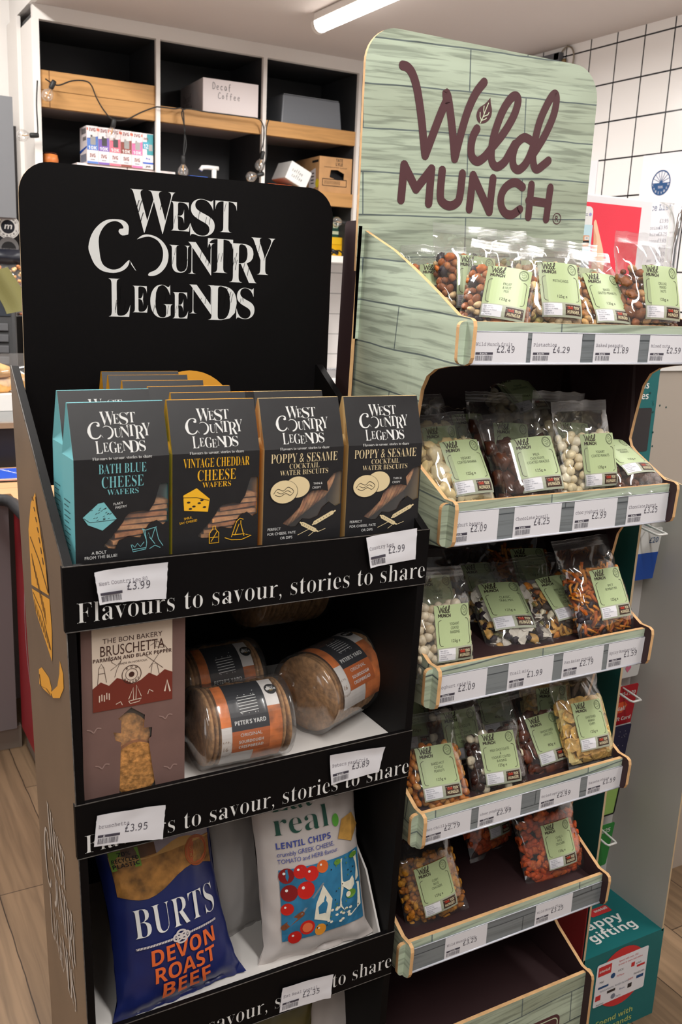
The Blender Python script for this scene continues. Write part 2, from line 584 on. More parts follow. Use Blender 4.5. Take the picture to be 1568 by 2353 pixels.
class SMB(MB):              # builds in room coordinates, stored relative to the thing's base
    def __init__(s, off):
        super().__init__(); s.off = Vector(off)

    def add(s, verts, faces, mat, smooth=False):
        super().add([Vector(v) + s.off for v in verts], faces, mat, smooth)


LIPS = [(1.030, 1.1062), (.744, .815), (.420, .492), (.07, .165)]
# header / back board
b = SMB(OFF)
hp = rrect(.257, 1.125, .7225, 1.557, [0, 0, .042, .042], 8)
b.prism(hp, lambda x, z, s: Vector((x, BY + .003 * s, z)), CARD, TANEDGE, CARD)
b.add([(sx0(z, BY) + .002, y, z) if s_ == 0 else (sx1(z, BY) - .002, y, z) for z in (.02, 1.07) for y in (BY, BY + .006) for s_ in (0, 1)], [(0, 2, 3, 1), (4, 5, 7, 6), (0, 1, 5, 4), (2, 6, 7, 3), (0, 4, 6, 2), (1, 3, 7, 5)], CARDIN)
b.build('back_panel', stand)
# the wordmark on the header and the amber disc low on it
LOGO = []


def logo_pts():
    """letters of the header wordmark as boxes on the panel (x, z), read off the panel plane"""
    k = .2934
    bx = [('W', 340, 62, 690, 395), ('E', 652, 150, 808, 378), ('S', 808, 128, 1000, 420), ('T', 1003, 145, 1172, 388),
          ('U', 642, 490, 808, 705), ('N', 790, 468, 1000, 722), ('T', 945, 440, 1142, 705), ('R', 1115, 478, 1335, 782), ('Y', 1283, 433, 1470, 720),
          ('L', 167, 752, 338, 1048), ('E', 355, 808, 477, 1015), ('G', 495, 798, 675, 1058), ('E', 668, 858, 792, 1062), ('N', 800, 800, 1000, 1030), ('D', 945, 808, 1172, 1075), ('S', 1170, 823, 1312, 1068)]
    out = []
    for ch, l, t, r, bt in bx:
        mx, my = (l + r) / 2, (t + bt) / 2
        g = lambda x, y: at(200 + x * k, 420 + y * k, 1, BY)
        out.append((ch, g(l, my).x, g(mx, bt).z, g(r, my).x, g(mx, t).z))
    def cr(pts):
        q = []
        for x, y in pts:
            p = at(200 + x * k, 420 + y * k, 1, BY); q.append((p.x, p.z))
        return q
    C = [(322, 405), (325, 340), (290, 298), (225, 285), (150, 292), (85, 335), (35, 405), (10, 500), (25, 565), (60, 640), (120, 690), (205, 706), (275, 690), (318, 655), (333, 610), (318, 612), (262, 665), (200, 680), (140, 655), (110, 610), (95, 520), (92, 430), (120, 360), (165, 315), (220, 300), (265, 318), (285, 355), (255, 362), (247, 385), (275, 412)]
    Mn = [(390, 443), (430, 412), (480, 405), (545, 425), (600, 470), (632, 530), (637, 590), (620, 650), (580, 700), (530, 727), (482, 728), (487, 705), (540, 680), (580, 630), (595, 570), (588, 510), (555, 455), (500, 425), (450, 425)]
    Mt = [(338, 612), (355, 640), (385, 690), (375, 682), (345, 640)]
    sm = lambda q: smooth_path(q + [q[0]], 3)[:-1]
    return out, sm(cr(C)), sm(cr(Mn)), cr(Mt)


LB, LC, LM, LT = logo_pts()
lx0 = min(q[1] for q in LB + [('C', min(p[0] for p in LC), 0, 0, 0)]); lx1 = max(q[3] for q in LB)
lz0 = min(q[2] for q in LB); lz1 = max(q[4] for q in LB)


def draw_logo(art, x0, y0, w, mat, dark=None, L=1, h=None):
    """the three-line wordmark scaled to width w, bottom left at x0, y0 (the figure on the moon is left out)"""
    s = w / (lx1 - lx0); sy = s if h is None else h / (lz1 - lz0)
    T = lambda x, z: (x0 + (x - lx0) * s, y0 + (z - lz0) * sy)
    for ch, a, b_, c, d in LB:
        x_, y_ = T(a, b_); x2, y2 = T(c, d)
        art.text(ch, 0, 0, 1, mat, ser, fit=(x_, y_, x2, y2), L=L)
        if dark is not None:     # scratchy pen lines through the strokes
            rnd = random.Random(ord(ch) + int(a * 1000))
            for i in range(5):
                u = rnd.uniform(.1, .8); v = rnd.uniform(.1, .7)
                px, py = x_ + (x2 - x_) * u, y_ + (y2 - y_) * v
                art.stroke([(px, py), (px + (x2 - x_) * .03, py + (y2 - y_) * .14), (px + (x2 - x_) * .07, py + (y2 - y_) * .27)], (x2 - x_) * .016, dark, L + 2, caps=False)
    for pts in (LC, LM, LT):
        art.poly([T(x, z) for x, z in pts], mat, L)
    if dark is not None:
        for q in ([(205.9, 0)],):
            pass


b = SMB(OFF)
A = Art(b, plane((0, BY, 0), (1, 0, 0), (0, 0, 1)), .0004)
draw_logo(A, lx0, lz0, lx1 - lx0, INK, CARD)
b.build('wordmark', stand)
b = SMB(OFF)
A = Art(b, plane((0, BY, 0), (1, 0, 0), (0, 0, 1)), .0004)
A.disc(.492, 1.212, .073, AMBER, 0, n=40)
o = b.build('printed_disc', stand); o['label'] = 'amber printed disc low on the black board'

# side panels, with the sloping top edge
prof = [(FY, .0), (FY, 1.1062), (BY - .005, 1.293), (BY, 1.293), (BY, 0)]
for side, fx, out_m, in_m in (('left', sx0, BROWNP, CARDIN), ('right', sx1, BROWNP, CARDIN)):
    b = SMB(OFF); th = .011 if side == 'left' else -.011
    b.prism(prof, lambda y, z, s, fx=fx, th=th: Vector((fx(z, y) + th * s, y, z)), out_m, CARD, in_m)
    if side == 'left':       # worn light line along the folded edge
        b.tube([(sx0(1.1062, FY) + .0005, FY - .0004, 1.1064), (sx0(1.29, BY) + .0005, BY - .006, 1.2934)], .0007, WORN, 5)
        b.tube([(sx0(z, FY) + .0005, FY - .0003, z) for z in (1.1, .8, .5, .2, 0)], .0006, WORN, 5)
    b.build('side_panel', stand)

# prints on the outside of the left panel: a cheese wedge, a knife and the wordmark
b = SMB(OFF)


def on_left(px, py, e=.0006):
    d = rt * (px - 784) + dn * (py - 1176.5) + fw * FPX
    lo = EYEP
    t = .5
    for _ in range(40):
        p = lo + d * t
        f = p.x - sx0(p.z, p.y); g = d.x - .025 * d.z * -1 * -1
        p2 = lo + d * (t + 1e-6); df = ((p2.x - sx0(p2.z, p2.y)) - f) / 1e-6
        t -= f / df
    p = lo + d * t
    return p + Vector((-e, 0, 0))


def left_poly(pts, mat, e=.0006):
    b.add([on_left(x, y, e) for x, y in pts], [tuple(range(len(pts)))], mat)


def left_line(pts, w, mat, e=.001):
    vs = []
    for i, (x, y) in enumerate(pts):
        vs += [on_left(x - w / 2, y, e), on_left(x + w / 2, y, e)]
    b.add(vs, [(2 * i, 2 * i + 1, 2 * i + 3, 2 * i + 2) for i in range(len(pts) - 1)], mat)


k = .554
c8 = lambda x, y: (x * k, 1050 + y * k)
left_poly([c8(*q) for q in ((148, 148), (130, 190), (120, 300), (133, 530), (205, 575), (195, 480), (172, 330))], AMBER)
left_poly([c8(*q) for q in ((134, 545), (150, 640), (180, 730), (218, 848), (217, 720), (207, 590))], AMBER)
left_poly([c8(*q) for q in ((163, 880), (165, 940), (185, 965), (214, 990), (216, 960), (205, 915), (175, 872))], AMBER)
left_poly([c8(*q) for q in ((250, 845), (264, 900), (266, 960), (250, 1000), (222, 1000), (214, 975), (240, 950), (248, 900))], AMBER)
DKA = M('dark_engraving', (92, 62, 30), .6)
left_line([c8(*q) for q in ((150, 165), (155, 215), (172, 300), (190, 420), (203, 560))], 1.2, DKA)
left_line([c8(*q) for q in ((128, 330), (165, 430), (203, 565))], 1.6, DKA)
left_line([c8(*q) for q in ((140, 560), (175, 640), (214, 800))], 1.2, DKA)
for i in range(7):
    left_line([c8(136 + i * 7, 165 + i * 42), c8(141 + i * 7, 182 + i * 44)], 2, DKA)
for i in range(10):
    left_line([c8(134 + i * 6, 400 + i * 25), c8(140 + i * 6, 450 + i * 27)], .8, DKA)
for i in range(8):
    left_line([c8(146 + i * 8, 590 + i * 22), c8(152 + i * 8, 640 + i * 22)], .8, DKA)
left_line([c8(*q) for q in ((166, 900), (172, 950), (195, 960), (212, 985))], 1.5, DKA)
o = b.build('side_print', stand); o['label'] = 'amber cheese wedge and knife printed on the brown side'
b = SMB(OFF)
# wordmark on the side: a plane map from logo space to the panel (y along depth, z up)
yb, yf = 1.27, 1.06
SA = Art(b, lambda u, v: (Vector((sx0(v, BY - .05 - u) - .0006, BY - .05 - u, v)), Vector((-1, 0, 0))), .0002)
draw_logo(SA, .0, .46, .235, M('side_ink', (196, 186, 176), .6), None, h=.235)
b.build('wordmark', stand)

# shelves, liners and the lettered lips
TXT = 'Flavours to savour, stories to share'
for i, (z0, z1) in enumerate(LIPS):
    zf = z1 - (.031 if i == 0 else .02)
    b = SMB(OFF)
    b.add([(sx0(z, y) + .0115 if s_ == 0 else sx1(z, y) - .0115, y, z) for z in (zf - .006, zf) for y in (FY + .006, BY - .001) for s_ in (0, 1)], [(0, 2, 3, 1), (4, 5, 7, 6), (0, 1, 5, 4), (2, 6, 7, 3), (0, 4, 6, 2), (1, 3, 7, 5)], CARDIN if i in (0,) else LINER)
    if i == 2:              # white card liner turned up at the right
        xr = sx1(zf, FY) - .014
        b.prism([(FY + .008, zf), (FY + .008, zf + .004), (FY + .06, zf + .09), (FY + .10, zf + .12), (BY - .01, zf + .12), (BY - .01, zf)], lambda y, z, s: Vector((xr - .003 * s, y, z)), LINER, LINER)
    b.build('shelf', stand)
    b = SMB(OFF)
    xa, xb = sx0(z1, FY) - .001, sx1(z1, FY) + .001; xc, xd = sx0(z0, FY) - .001, sx1(z0, FY) + .001
    vs = [(xc, FY - .001, z0), (xd, FY - .001, z0), (xb, FY - .001, z1), (xa, FY - .001, z1), (xc, FY + .007, z0), (xd, FY + .007, z0), (xb, FY + .007, z1), (xa, FY + .007, z1)]
    b.add(vs, [(0, 1, 2, 3), (5, 4, 7, 6), (3, 2, 6, 7), (0, 4, 5, 1), (0, 3, 7, 4), (1, 5, 6, 2)], CARD)
    b.tube([(xa, FY - .001, z1), (xb, FY - .001, z1)], .0007, WORN, 5)
    b.tube([(xc, FY - .001, z0), (xd, FY - .001, z0)], .0006, WORN, 5)
    lip = b.build('lip', stand)
    b = SMB(OFF)
    A = Art(b, plane((0, FY - .001, 0), (1, 0, 0), (0, 0, 1)), .0004)
    x0, x1 = ((.240, .7045), (.243, .6995), (.25, .6915), (.26, .68))[i]
    zb = z0 + (.0095, .006, .012, .02)[i]
    A.text(TXT, x0, zb, .0238, INK, serl, w=x1 - x0)
    b.build('lettering', lip)

# ------------------------------------------------------------------ green wood-print display stand
WOODG = planks('green_board_print', (196, 211, 189), (166, 175, 152), (104, 116, 114), .30, .061, 'xz', rot=R(-3), grain=.40, mortar=.0013, gs=(9, 150), contrast=.52, vary=.35)
WOODB = planks('grey_board_strip', (134, 140, 142), (116, 122, 126), (74, 80, 84), .40, .040, 'xz', grain=.25, mortar=.0010, gs=(5, 190), rough=.3)
WINE = M('dark_wine_board', (52, 32, 34), .62)
WINE2 = M('wine_print', (84, 48, 52), .55)
PLY = M('raw_board_edge', (214, 170, 120), .7, var=.06, vscale=60)
GY0, GBY = 1.0, 1.27
WLIP = [(.7455, 1.176, 1.326, 1.3795), (.742, 1.178, 1.081, 1.139), (.738, 1.168, .8455, .902), (.730, 1.149, .6265, .676), (.718, 1.131, .410, .4615), (.716, 1.117, .10, .270)]
FLOORZ = [1.366, 1.120, .884, .655, .443, .235]
gstand = thing('display_stand', 'pale green wood-print display stand with six shelves of nut bags', 'display stand', (.95, 1.14, 0))
GOFF = Vector((-.95, -1.14, 0))


def gx(z):                  # left / right outer faces (the stand narrows slightly downwards)
    t = min(1, max(0, (1.38 - z) / 1.1))
    return .7455 - .034 * t, 1.180 - .068 * t + (.004 if z > 1.2 else 0)


# header board
b = SMB(GOFF)
hp = rrect(.733, 1.338, 1.180, 1.781, [0, 0, .052, .052], 10)
b.prism(hp, lambda x, z, s: Vector((x, GBY + .006 * s, z)), WOODG, PLY, WINE)
b.build('header', gstand)
b = SMB(GOFF)
A = Art(b, plane((0, GBY, 0), (1, 0, 0), (0, 0, 1)), .0004)
hk = .2679
hc = lambda x, y: (lambda p: (p.x, p.z))(at(890 + x * hk, 130 + y * hk, 1, GBY))
WSTROKES = [
    ([(133, 76), (175, 92), (215, 145), (250, 250), (275, 390), (297, 560), (312, 720), (325, 848)], 1), ([(325, 848), (395, 660), (460, 490), (510, 375)], 1), ([(510, 375), (505, 312), (522, 350), (540, 470), (560, 640), (579, 875)], 1),
    ([(579, 875), (625, 690), (690, 470), (760, 315), (832, 220)], 1),
    ([(770, 620), (735, 690), (718, 790), (730, 865), (775, 898), (835, 860), (900, 780), (1000, 655), (1085, 510), (1122, 390), (1108, 340), (1060, 360), (985, 480), (915, 680), (893, 830), (905, 915), (945, 945), (1005, 905), (1050, 830), (1095, 750)], 1),
    ([(1240, 725), (1175, 695), (1110, 750), (1078, 850), (1085, 940), (1130, 970), (1190, 915), (1235, 820), (1260, 740)], 1),
    ([(1258, 830), (1350, 680), (1425, 510), (1452, 380), (1440, 322), (1395, 370), (1315, 540), (1268, 720), (1250, 860), (1262, 945), (1290, 965), (1345, 925), (1383, 893)], 1),
]
MSTROKES = [[(118, 1228), (146, 930), (247, 1135), (380, 965), (355, 1260)], [(472, 975), (455, 1190), (480, 1255), (538, 1280), (595, 1255), (622, 1200), (645, 1005)], [(704, 1308), (737, 1020), (875, 1330), (908, 1045)],
            [(1162, 1120), (1100, 1080), (1030, 1108), (982, 1180), (976, 1270), (1010, 1340), (1070, 1355), (1138, 1310)], [(1238, 1100), (1210, 1375)], [(1400, 1125), (1363, 1395)], [(1212, 1235), (1385, 1260)]]
WP = [smooth_path([hc(*q) for q in s], 7) for s, _ in WSTROKES]
MP = []
for i, s in enumerate(MSTROKES):
    pts = [hc(*q) for q in s]
    MP.append(smooth_path(pts, 5) if i in (1, 3) else pts)
LEAF = smooth_path([hc(*q) for q in ((885, 352), (845, 400), (790, 440), (766, 495), (775, 550), (803, 573), (850, 563), (888, 520), (898, 460), (888, 400), (885, 352))], 5)
VEIN = [[hc(*q) for q in s] for s in ([(797, 570), (820, 520), (845, 455), (868, 400)], [(806, 545), (795, 515), (796, 480)], [(822, 515), (862, 500), (872, 480)], [(830, 490), (826, 455), (830, 425)], [(803, 548), (835, 540), (850, 528)])]
wx0 = min(p[0] for q in MP for p in q); wz0 = min(p[1] for q in MP for p in q)
wx1 = max(p[0] for q in MP for p in q); wz1 = max(p[1] for q in WP for p in q)
SW = .0137


def draw_brand(art, x0, y0, w, mat, vein=None, L=1, h=None, thin=1.0):
    s = w / (wx1 - wx0); sy = s if h is None else h / (wz1 - wz0)
    T = lambda p: (x0 + (p[0] - wx0) * s, y0 + (p[1] - wz0) * sy)
    for q in WP:
        art.stroke([T(p) for p in q], SW * s * thin, mat, L)
    for q in MP:
        for r_ in ([q] if len(q) > 6 else [q[i:i + 2] for i in range(len(q) - 1)]):
            art.stroke([T(p) for p in r_], SW * s * thin * 1.0, mat, L)
        if thin:
            for p in q[1:-1]:
                if len(q) < 6: art.disc(*T(p), SW * s * .52, mat, L, n=10)
    art.poly([T(p) for p in LEAF], mat, L)
    if vein is not None:
        for q in VEIN:
            art.stroke([T(p) for p in q], .0016 * s, vein, L + 1)


draw_brand(A, wx0, wz0, wx1 - wx0, WINE2, M('pale_green_ink', (206, 216, 186), .6))
p = hc(1455, 1390); A.ring(p[0], p[1], .0092, .0014, WINE2, 1)
A.text('R', p[0], p[1] - .0045, .009, WINE2, reg, align='c')
b.build('wordmark', gstand)

# back panel
b = SMB(GOFF)
x0, x1 = gx(.7)
b.add([(.722, GBY + .007, .02), (1.13, GBY + .007, .02), (1.180, GBY + .007, 1.338), (.733, GBY + .007, 1.338), (.722, GBY + .013, .02), (1.13, GBY + .013, .02), (1.180, GBY + .013, 1.338), (.733, GBY + .013, 1.338)],
      [(0, 1, 2, 3), (5, 4, 7, 6), (0, 3, 7, 4), (1, 5, 6, 2), (3, 2, 6, 7)], WINE)
b.build('back_panel', gstand)


def side_profile():
    """outline in (y, z): stepped front, a nose at every lip"""
    pts = [(GBY + .03, .0), (GBY + .03, 1.38 if False else 1.50)]
    top = [(GBY + .012, 1.502), (1.245, 1.489), (1.187, 1.469), (1.128, 1.442), (1.072, 1.414), (1.02, 1.386)]
    pts += top
    for i, (xa, xb, z0, z1) in enumerate(WLIP):
        nose = .985
        if i == 0:
            pts += [(nose + .008, z1 + .004), (nose + .002, z1 + .001), (nose, z1 - .006)]
        else:
            pts += [(1.012, z1 + .004), (nose + .008, z1 + .004), (nose + .002, z1 + .001), (nose, z1 - .006)]
        pts += [(nose, z0 + .008), (nose + .003, z0 + .001), (nose + .012, z0 - .003)]
        if i < 5:
            nz1 = WLIP[i + 1][3]
            pts += [(1.035, z0 - .008), (1.062, z0 - .014), (1.08, z0 - .025), (1.091, z0 - .045)]
            pts += [(1.098, z0 - .095), (1.098, nz1 + .055), (1.092, nz1 + .044), (1.08, nz1 + .036)]
    pts += [(nose + .012, 0)]
    return pts


SP = side_profile()
for side in (0, 1):
    b = SMB(GOFF)
    th = .006 if side == 0 else -.006
    SQ = [(y, 1.386 + (z - 1.386) * .35 if side and z > 1.386 and y < 1.29 else z) for y, z in SP]
    b.prism(SQ, lambda y, z, s, side=side, th=th: Vector((gx(z)[side] + th * s, y, z)), WOODG, PLY, WINE)
    b.build('side_panel', gstand)
    if side == 0:           # the back post with its folded cap beside the header
        b = SMB(GOFF)
        xl = gx(1.4)[0]
        b.prism(rrect(GBY + .0, .02, GBY + .042, 1.512, [0, 0, .008, .008], 4), lambda y, z, s: Vector((gx(z)[0] - .011 + .006 * s, y, z)), WINE, PLY, WINE)
        b.build('post', gstand)

for i, (xa, xb, z0, z1) in enumerate(WLIP):
    zf = FLOORZ[i]
    l, r_ = gx(zf)
    b = SMB(GOFF)
    b.box(l + .0065, r_ - .0065, GY0 + .007, GBY + .006, zf - .006, zf, WINE)
    b.build('shelf', gstand)
    b = SMB(GOFF)
    # lip board: rounded ends that stick out past the sides
    e = .011
    poly = rrect(l - e, z0 - .002, r_ + e, z1, .008, 4)
    b.prism(poly, lambda x, z, s: Vector((x, GY0 + .0065 * s, z)), WOODG, PLY, WOODG)
    lip = b.build('lip', gstand)
    # thin raw edge along the top is the board's own; the ticket strip's bottom highlight is coloured in as a pale bead
    if i < 5:
        b = SMB(GOFF)
        b.box(l + .008, r_ - .007, GY0 - .0024, GY0 - .0004, z0 - .001, z1 - .0125, WOODB)
        b.tube([(l + .008, GY0 - .0028, z0 - .001), (r_ - .007, GY0 - .0028, z0 - .001)], .0017, M('highlight_bead', (206, 208, 218), .18, .6), 6)
        b.tube([(l + .008, GY0 - .0024, z1 - .0125), (r_ - .007, GY0 - .0024, z1 - .0125)], .0007, M('highlight_bead'), 6)
        b.build('ticket_strip', lip)
    else:
        b = SMB(GOFF)
        A = Art(b, plane((0, GY0, 0), (1, 0, 0), (0, 0, 1)), .0004)
        p = at(1288, 2325, 1, GY0)
        A.poly(rrect(l + .06, .06, p.x, p.z, .014), WINE2, 1)
        A.outline(l + .064, .064, p.x - .004, p.z - .006, .011, .0022, M('pale_green_ink'), 2)
        o = b.build('printed_plate', lip)

# ------------------------------------------------------------------ shelving unit on the back wall
UY = 4.1
unit = thing('shelf_unit', 'white framed wall shelving with black backs and oiled boards', 'shelving', (1.85, 4.3, 1.53))
UO = Vector((-1.85, -4.3, -1.53))
UX = [.882, 1.372, 1.860, 2.345, 2.84]
b = SMB(UO)
b.box(UX[0], UX[-1], 4.478, 4.497, 1.53, 2.418, BLACKP); b.build('back_panel', unit)
b = SMB(UO)
b.box(.868, 2.868, UY, UY + .03, 2.366, 2.4195, TRIM); b.box(.868, 2.868, UY + .03, 4.478, 2.366, 2.386, BLACKP)
b.build('fascia', unit)
for i, x in enumerate(UX):
    b = SMB(UO); w = .0088
    if i == 0:
        b.box(.862, .891, UY, UY + .022, 1.53, 2.366, TRIM); b.box(.862, .876, UY + .022, 4.497, 1.53, 2.366, TRIM); b.box(.8762, .891, UY + .022, 4.477, 1.55, 2.365, BLACKP)
    else:
        b.box(x - w, x + w, UY, UY + .02, 1.53, 2.366, TRIM); b.box(x - w + .001, x + w - .001, UY + .02, 4.477, 1.55, 2.365, BLACKP)
    b.build('upright', unit)
for k_, (za, zb) in enumerate(((2.05, 2.112), (1.772, 1.832))):
    for i in range(4):
        b = SMB(UO); xa = UX[i] + .0095; xb = UX[i + 1] - .0095
        b.box(xa, xb, UY + .012, UY + .04, za, zb, OAK)
        b.box(xa, xb, UY + .04, 4.477, za + .012, zb - .006, M('shelf_underside', (150, 140, 136), .7))
        sh = b.build('shelf', unit)
        if i == 0 and k_ == 0:
            b = SMB(UO); b.box(xa, xb, UY + .012, UY + .04, zb + .002, zb + .074, OAK); b.build('front_board', unit)
b = SMB(UO); b.box(.862, 2.86, UY - .005, 4.497, 1.515, 1.545, TRIM); b.build('base_board', unit)

# splashback, sink counter
b = MB()
b.box(1.3, 2.869, 4.478, 4.499, .9, 1.514, tiles('white_boarding', (226, 222, 220), (150, 148, 148), 3, .105, 'x', .002)); struct(b, 'trim_1')
sink = thing('sink_counter', 'white worktop with a steel sink below the shelving unit', 'kitchen counter', (2.2, 4.2, 0))
SO = Vector((-2.2, -4.2, 0))
b = SMB(SO)
b.box(1.5, 2.05, 3.85, 4.477, .94, .98, WHITE); b.box(2.5, 2.86, 3.85, 4.477, .94, .98, WHITE); b.box(2.05, 2.5, 3.85, 3.95, .94, .98, WHITE); b.box(2.05, 2.5, 4.36, 4.477, .94, .98, WHITE)
b.build('worktop', sink)
b = SMB(SO)
b.grid(lambda u, v: Vector((2.05 + .45 * u, 3.95 + .41 * v, .982 - .16 * min(1, 6 * min(u, 1 - u)) * min(1, 6 * min(v, 1 - v)))), 18, 18, STEEL)
b.box(2.04, 2.51, 3.94, 3.955, .978, .986, STEEL); b.box(2.04, 2.51, 4.355, 4.37, .978, .986, STEEL)
b.build('basin', sink)
b = SMB(SO); b.box(1.5, 2.86, 3.9, 4.477, 0, .94, GREYP); b.build('base_unit', sink)
tap = thing('mixer_tap', 'chrome swan-neck tap over the steel sink', 'tap', (2.36, 4.41, .98))
b = MB()
b.lathe([(.022, 0), (.022, .05), (.012, .055), (.012, .3)], CHROME, 14)
b.build('body', tap)
b = MB()
b.tube([(0, 0, .25), (-.005, 0, .30), (-.03, 0, .335), (-.07, 0, .345), (-.1, 0, .335), (-.115, 0, .30), (-.118, 0, .24)], .012, CHROME, 10); b.build('spout', tap)
b = MB(); b.tube([(.0, -.02, .05), (-.05, -.03, .09), (-.055, -.03, .17)], .006, CHROME, 8); b.build('handle', tap)

# the ceiling tube in view
ltube = thing('ceiling_light', 'long white fluorescent batten on the ceiling', 'light', (1.83, 2.79, 2.42))
b = MB(); b.box(-.032, .032, -.75, .74, -.03, -.0005, TRIM); b.build('housing', ltube, bevel=.004)
b = MB()
LIT = M('lit_diffuser', (255, 250, 244), .4, emit=7)
def dif(u, v):
    a = PI * u
    return Vector((-.031 * math.cos(a), -.748 + 1.486 * v, -.03 - .036 * math.sin(a)))
b.grid(dif, 12, 2, LIT); b.add([dif(i / 12, 0) for i in range(13)], [tuple(range(13))], LIT); b.add([dif(i / 12, 1) for i in range(13)], [tuple(range(13))], TRIM)
b.build('diffuser', ltube)
b = MB(); b.grid(lambda u, v: Vector((-.034 * math.cos(PI * u), .738 + .02 * v, -.03 - .039 * math.sin(PI * u))), 12, 1, TRIM)
b.add([Vector((-.034 * math.cos(PI * i / 12), .758, -.03 - .039 * math.sin(PI * i / 12))) for i in range(13)], [tuple(range(13))], TRIM); b.build('end_cap', ltube)

# ------------------------------------------------------------------ till counter at the left
till = thing('till_counter', 'shop counter with a wooden desk, black drawer, grey and red panels', 'counter', (.3, 2.8, 0))
TO = Vector((-.3, -2.8, 0))
DESK = planks('desk_top', (176, 138, 100), (170, 132, 94), (150, 114, 80), 4, 4, 'xy', grain=.1, gs=(3, 50))
RED = M('red_panel', (150, 34, 42), .45)
BLKE = M('black_edging', (44, 44, 46), .4)
b = SMB(TO); b.box(-1.2, .475, 2.72, 3.10, .775, .80, DESK); b.box(.475, 1.35, 2.05, 3.10, .775, .80, DESK); b.build('desk_top', till)
b = SMB(TO)
path = [(-1.2, 2.712, .79), (.38, 2.712, .79), (.43, 2.705, .79), (.458, 2.68, .79), (.467, 2.64, .79), (.469, 2.5, .79), (.469, 2.05, .79)]
b.tube(path, .017, BLKE, 8); b.build('edging', till)
b = SMB(TO); b.box(-1.2, .47, 2.735, 2.76, .07, .772, GREYP); b.build('front_panel', till)
b = SMB(TO); b.box(.485, .51, 2.06, 2.74, .07, .772, RED)
A = Art(b, lambda u, v: (Vector((.485, u, v)), Vector((-1, 0, 0))), .0006)
A.ring(2.46, .45, .17, .006, M('silver_line', (190, 170, 172), .4), 1, ry=.26, n=48); b.build('side_panel', till)
b = SMB(TO); b.box(-1.2, .485, 2.75, 2.77, 0, .07, M('grey_plinth', (140, 128, 118), .6)); b.box(.50, .52, 2.05, 2.75, 0, .07, M('grey_plinth')); b.build('plinth', till)
b = SMB(TO); b.box(-1.2, 1.3, 3.10, 3.6, .0, .80, GREYP); b.box(-1.2, 1.3, 3.10, 3.12, .80, .925, M('drawer_black', (26, 27, 32), .4)); b.build('drawer_front', till)
b = SMB(TO); b.box(-1.2, 1.3, 3.085, 3.11, .928, .945, STEEL); b.box(-1.2, 1.3, 3.11, 3.6, .926, .944, M('dark_worktop', (92, 94, 94), .2)); b.build('worktop', till)
b = SMB(TO); b.box(-1.2, 1.3, 3.36, 3.9, .945, 1.0, WHITE); b.build('raised_shelf', till)
# sticker on the drawer
b = MB(); b.box(0, .06, -.0005, 0, 0, .062, INK); b.box(0, .06, -.0008, -.0005, .04, .062, M('leaf_green', (60, 150, 70), .5))
for i in range(7): b.box(.016 + i * .005, .018 + i * .005 + (.001 if i % 3 == 0 else 0), -.0008, -.0005, .01, .034, M('black_ink', (22, 20, 22), .6))
A = Art(b, plane((0, -.0008, 0), (1, 0, 0), (0, 0, 1)), .0002); A.text('G', .03, .045, .012, INK, sanb)
p = at(44, 1021, 1, 3.1)
tag(b.build('barcode_sticker'), 'green-topped white barcode sticker on the black drawer', 'sticker').location = (p.x, 3.0995, p.z)
BINK = M('black_ink', (22, 20, 22), .6)
# brochures
BLUE = M('brochure_blue', (38, 72, 168), .35)
for i, (dz, c) in enumerate(((0, M('brochure_dark', (30, 34, 40), .5)), (.004, M('brochure_pink', (236, 190, 186), .5)), (.008, None))):
    b = MB()
    b.box(-.11, .12, -.075, .075, 0, .0035, c if c else INK)
    if c is None:
        b.box(-.11, .12, -.075, .075, .0035, .0042, BLUE)
        A = Art(b, plane((0, 0, .0042), (1, 0, 0), (0, 1, 0)), .0003)
        for (ax, ay, r_) in ((.035, .0, .022), (.06, .02, .02), (.055, -.02, .016), (.03, .02, .012)): A.poly(circ(ax, ay, r_, r_ * .7, 7), M('pale_patch', (226, 200, 176), .5), 1)
        A.text('Great Britain & Ireland', -.085, .06, .011, INK, reg, rot=R(-62), w=.1)
    o = b.build('brochure'); p = at(34, 1092, 2, .81)
    lab = ['dark brochure at the bottom of the small pile on the desk', 'pink-edged brochure in the middle of the pile on the desk', 'blue brochure lying on top of the pile on the wooden desk'][i]
    tag(o, lab, 'brochure', 'brochures on the desk'); o.location = (p.x + .045 + i * .004, p.y + .02, .8005 + dz); o.rotation_euler = (0, 0, R(-6 + 2 * i))
# grey wall cabinet and dark door strip behind
cab = thing('wall_cabinet', 'plain grey cabinet high at the left edge of the picture', 'cabinet', (.3, 3.75, 1.59))
b = MB(); b.box(-.9, .388, -.13, .25, 0, .402, GREYP); b.build('body', cab)
b = MB(); b.box(-.9, .386, -.15, -.131, .002, .400, M('grey_door', (104, 105, 108), .4)); b.build('door', cab)
b = MB(); b.box(.735, .845, 4.38, 4.498, 0, 2.0, M('dark_door', (34, 30, 30), .5)); struct(b, 'door_1')
b = MB(); b.box(.845, .8615, 4.3, 4.498, 0, 2.41, TRIM); struct(b, 'trim_2')

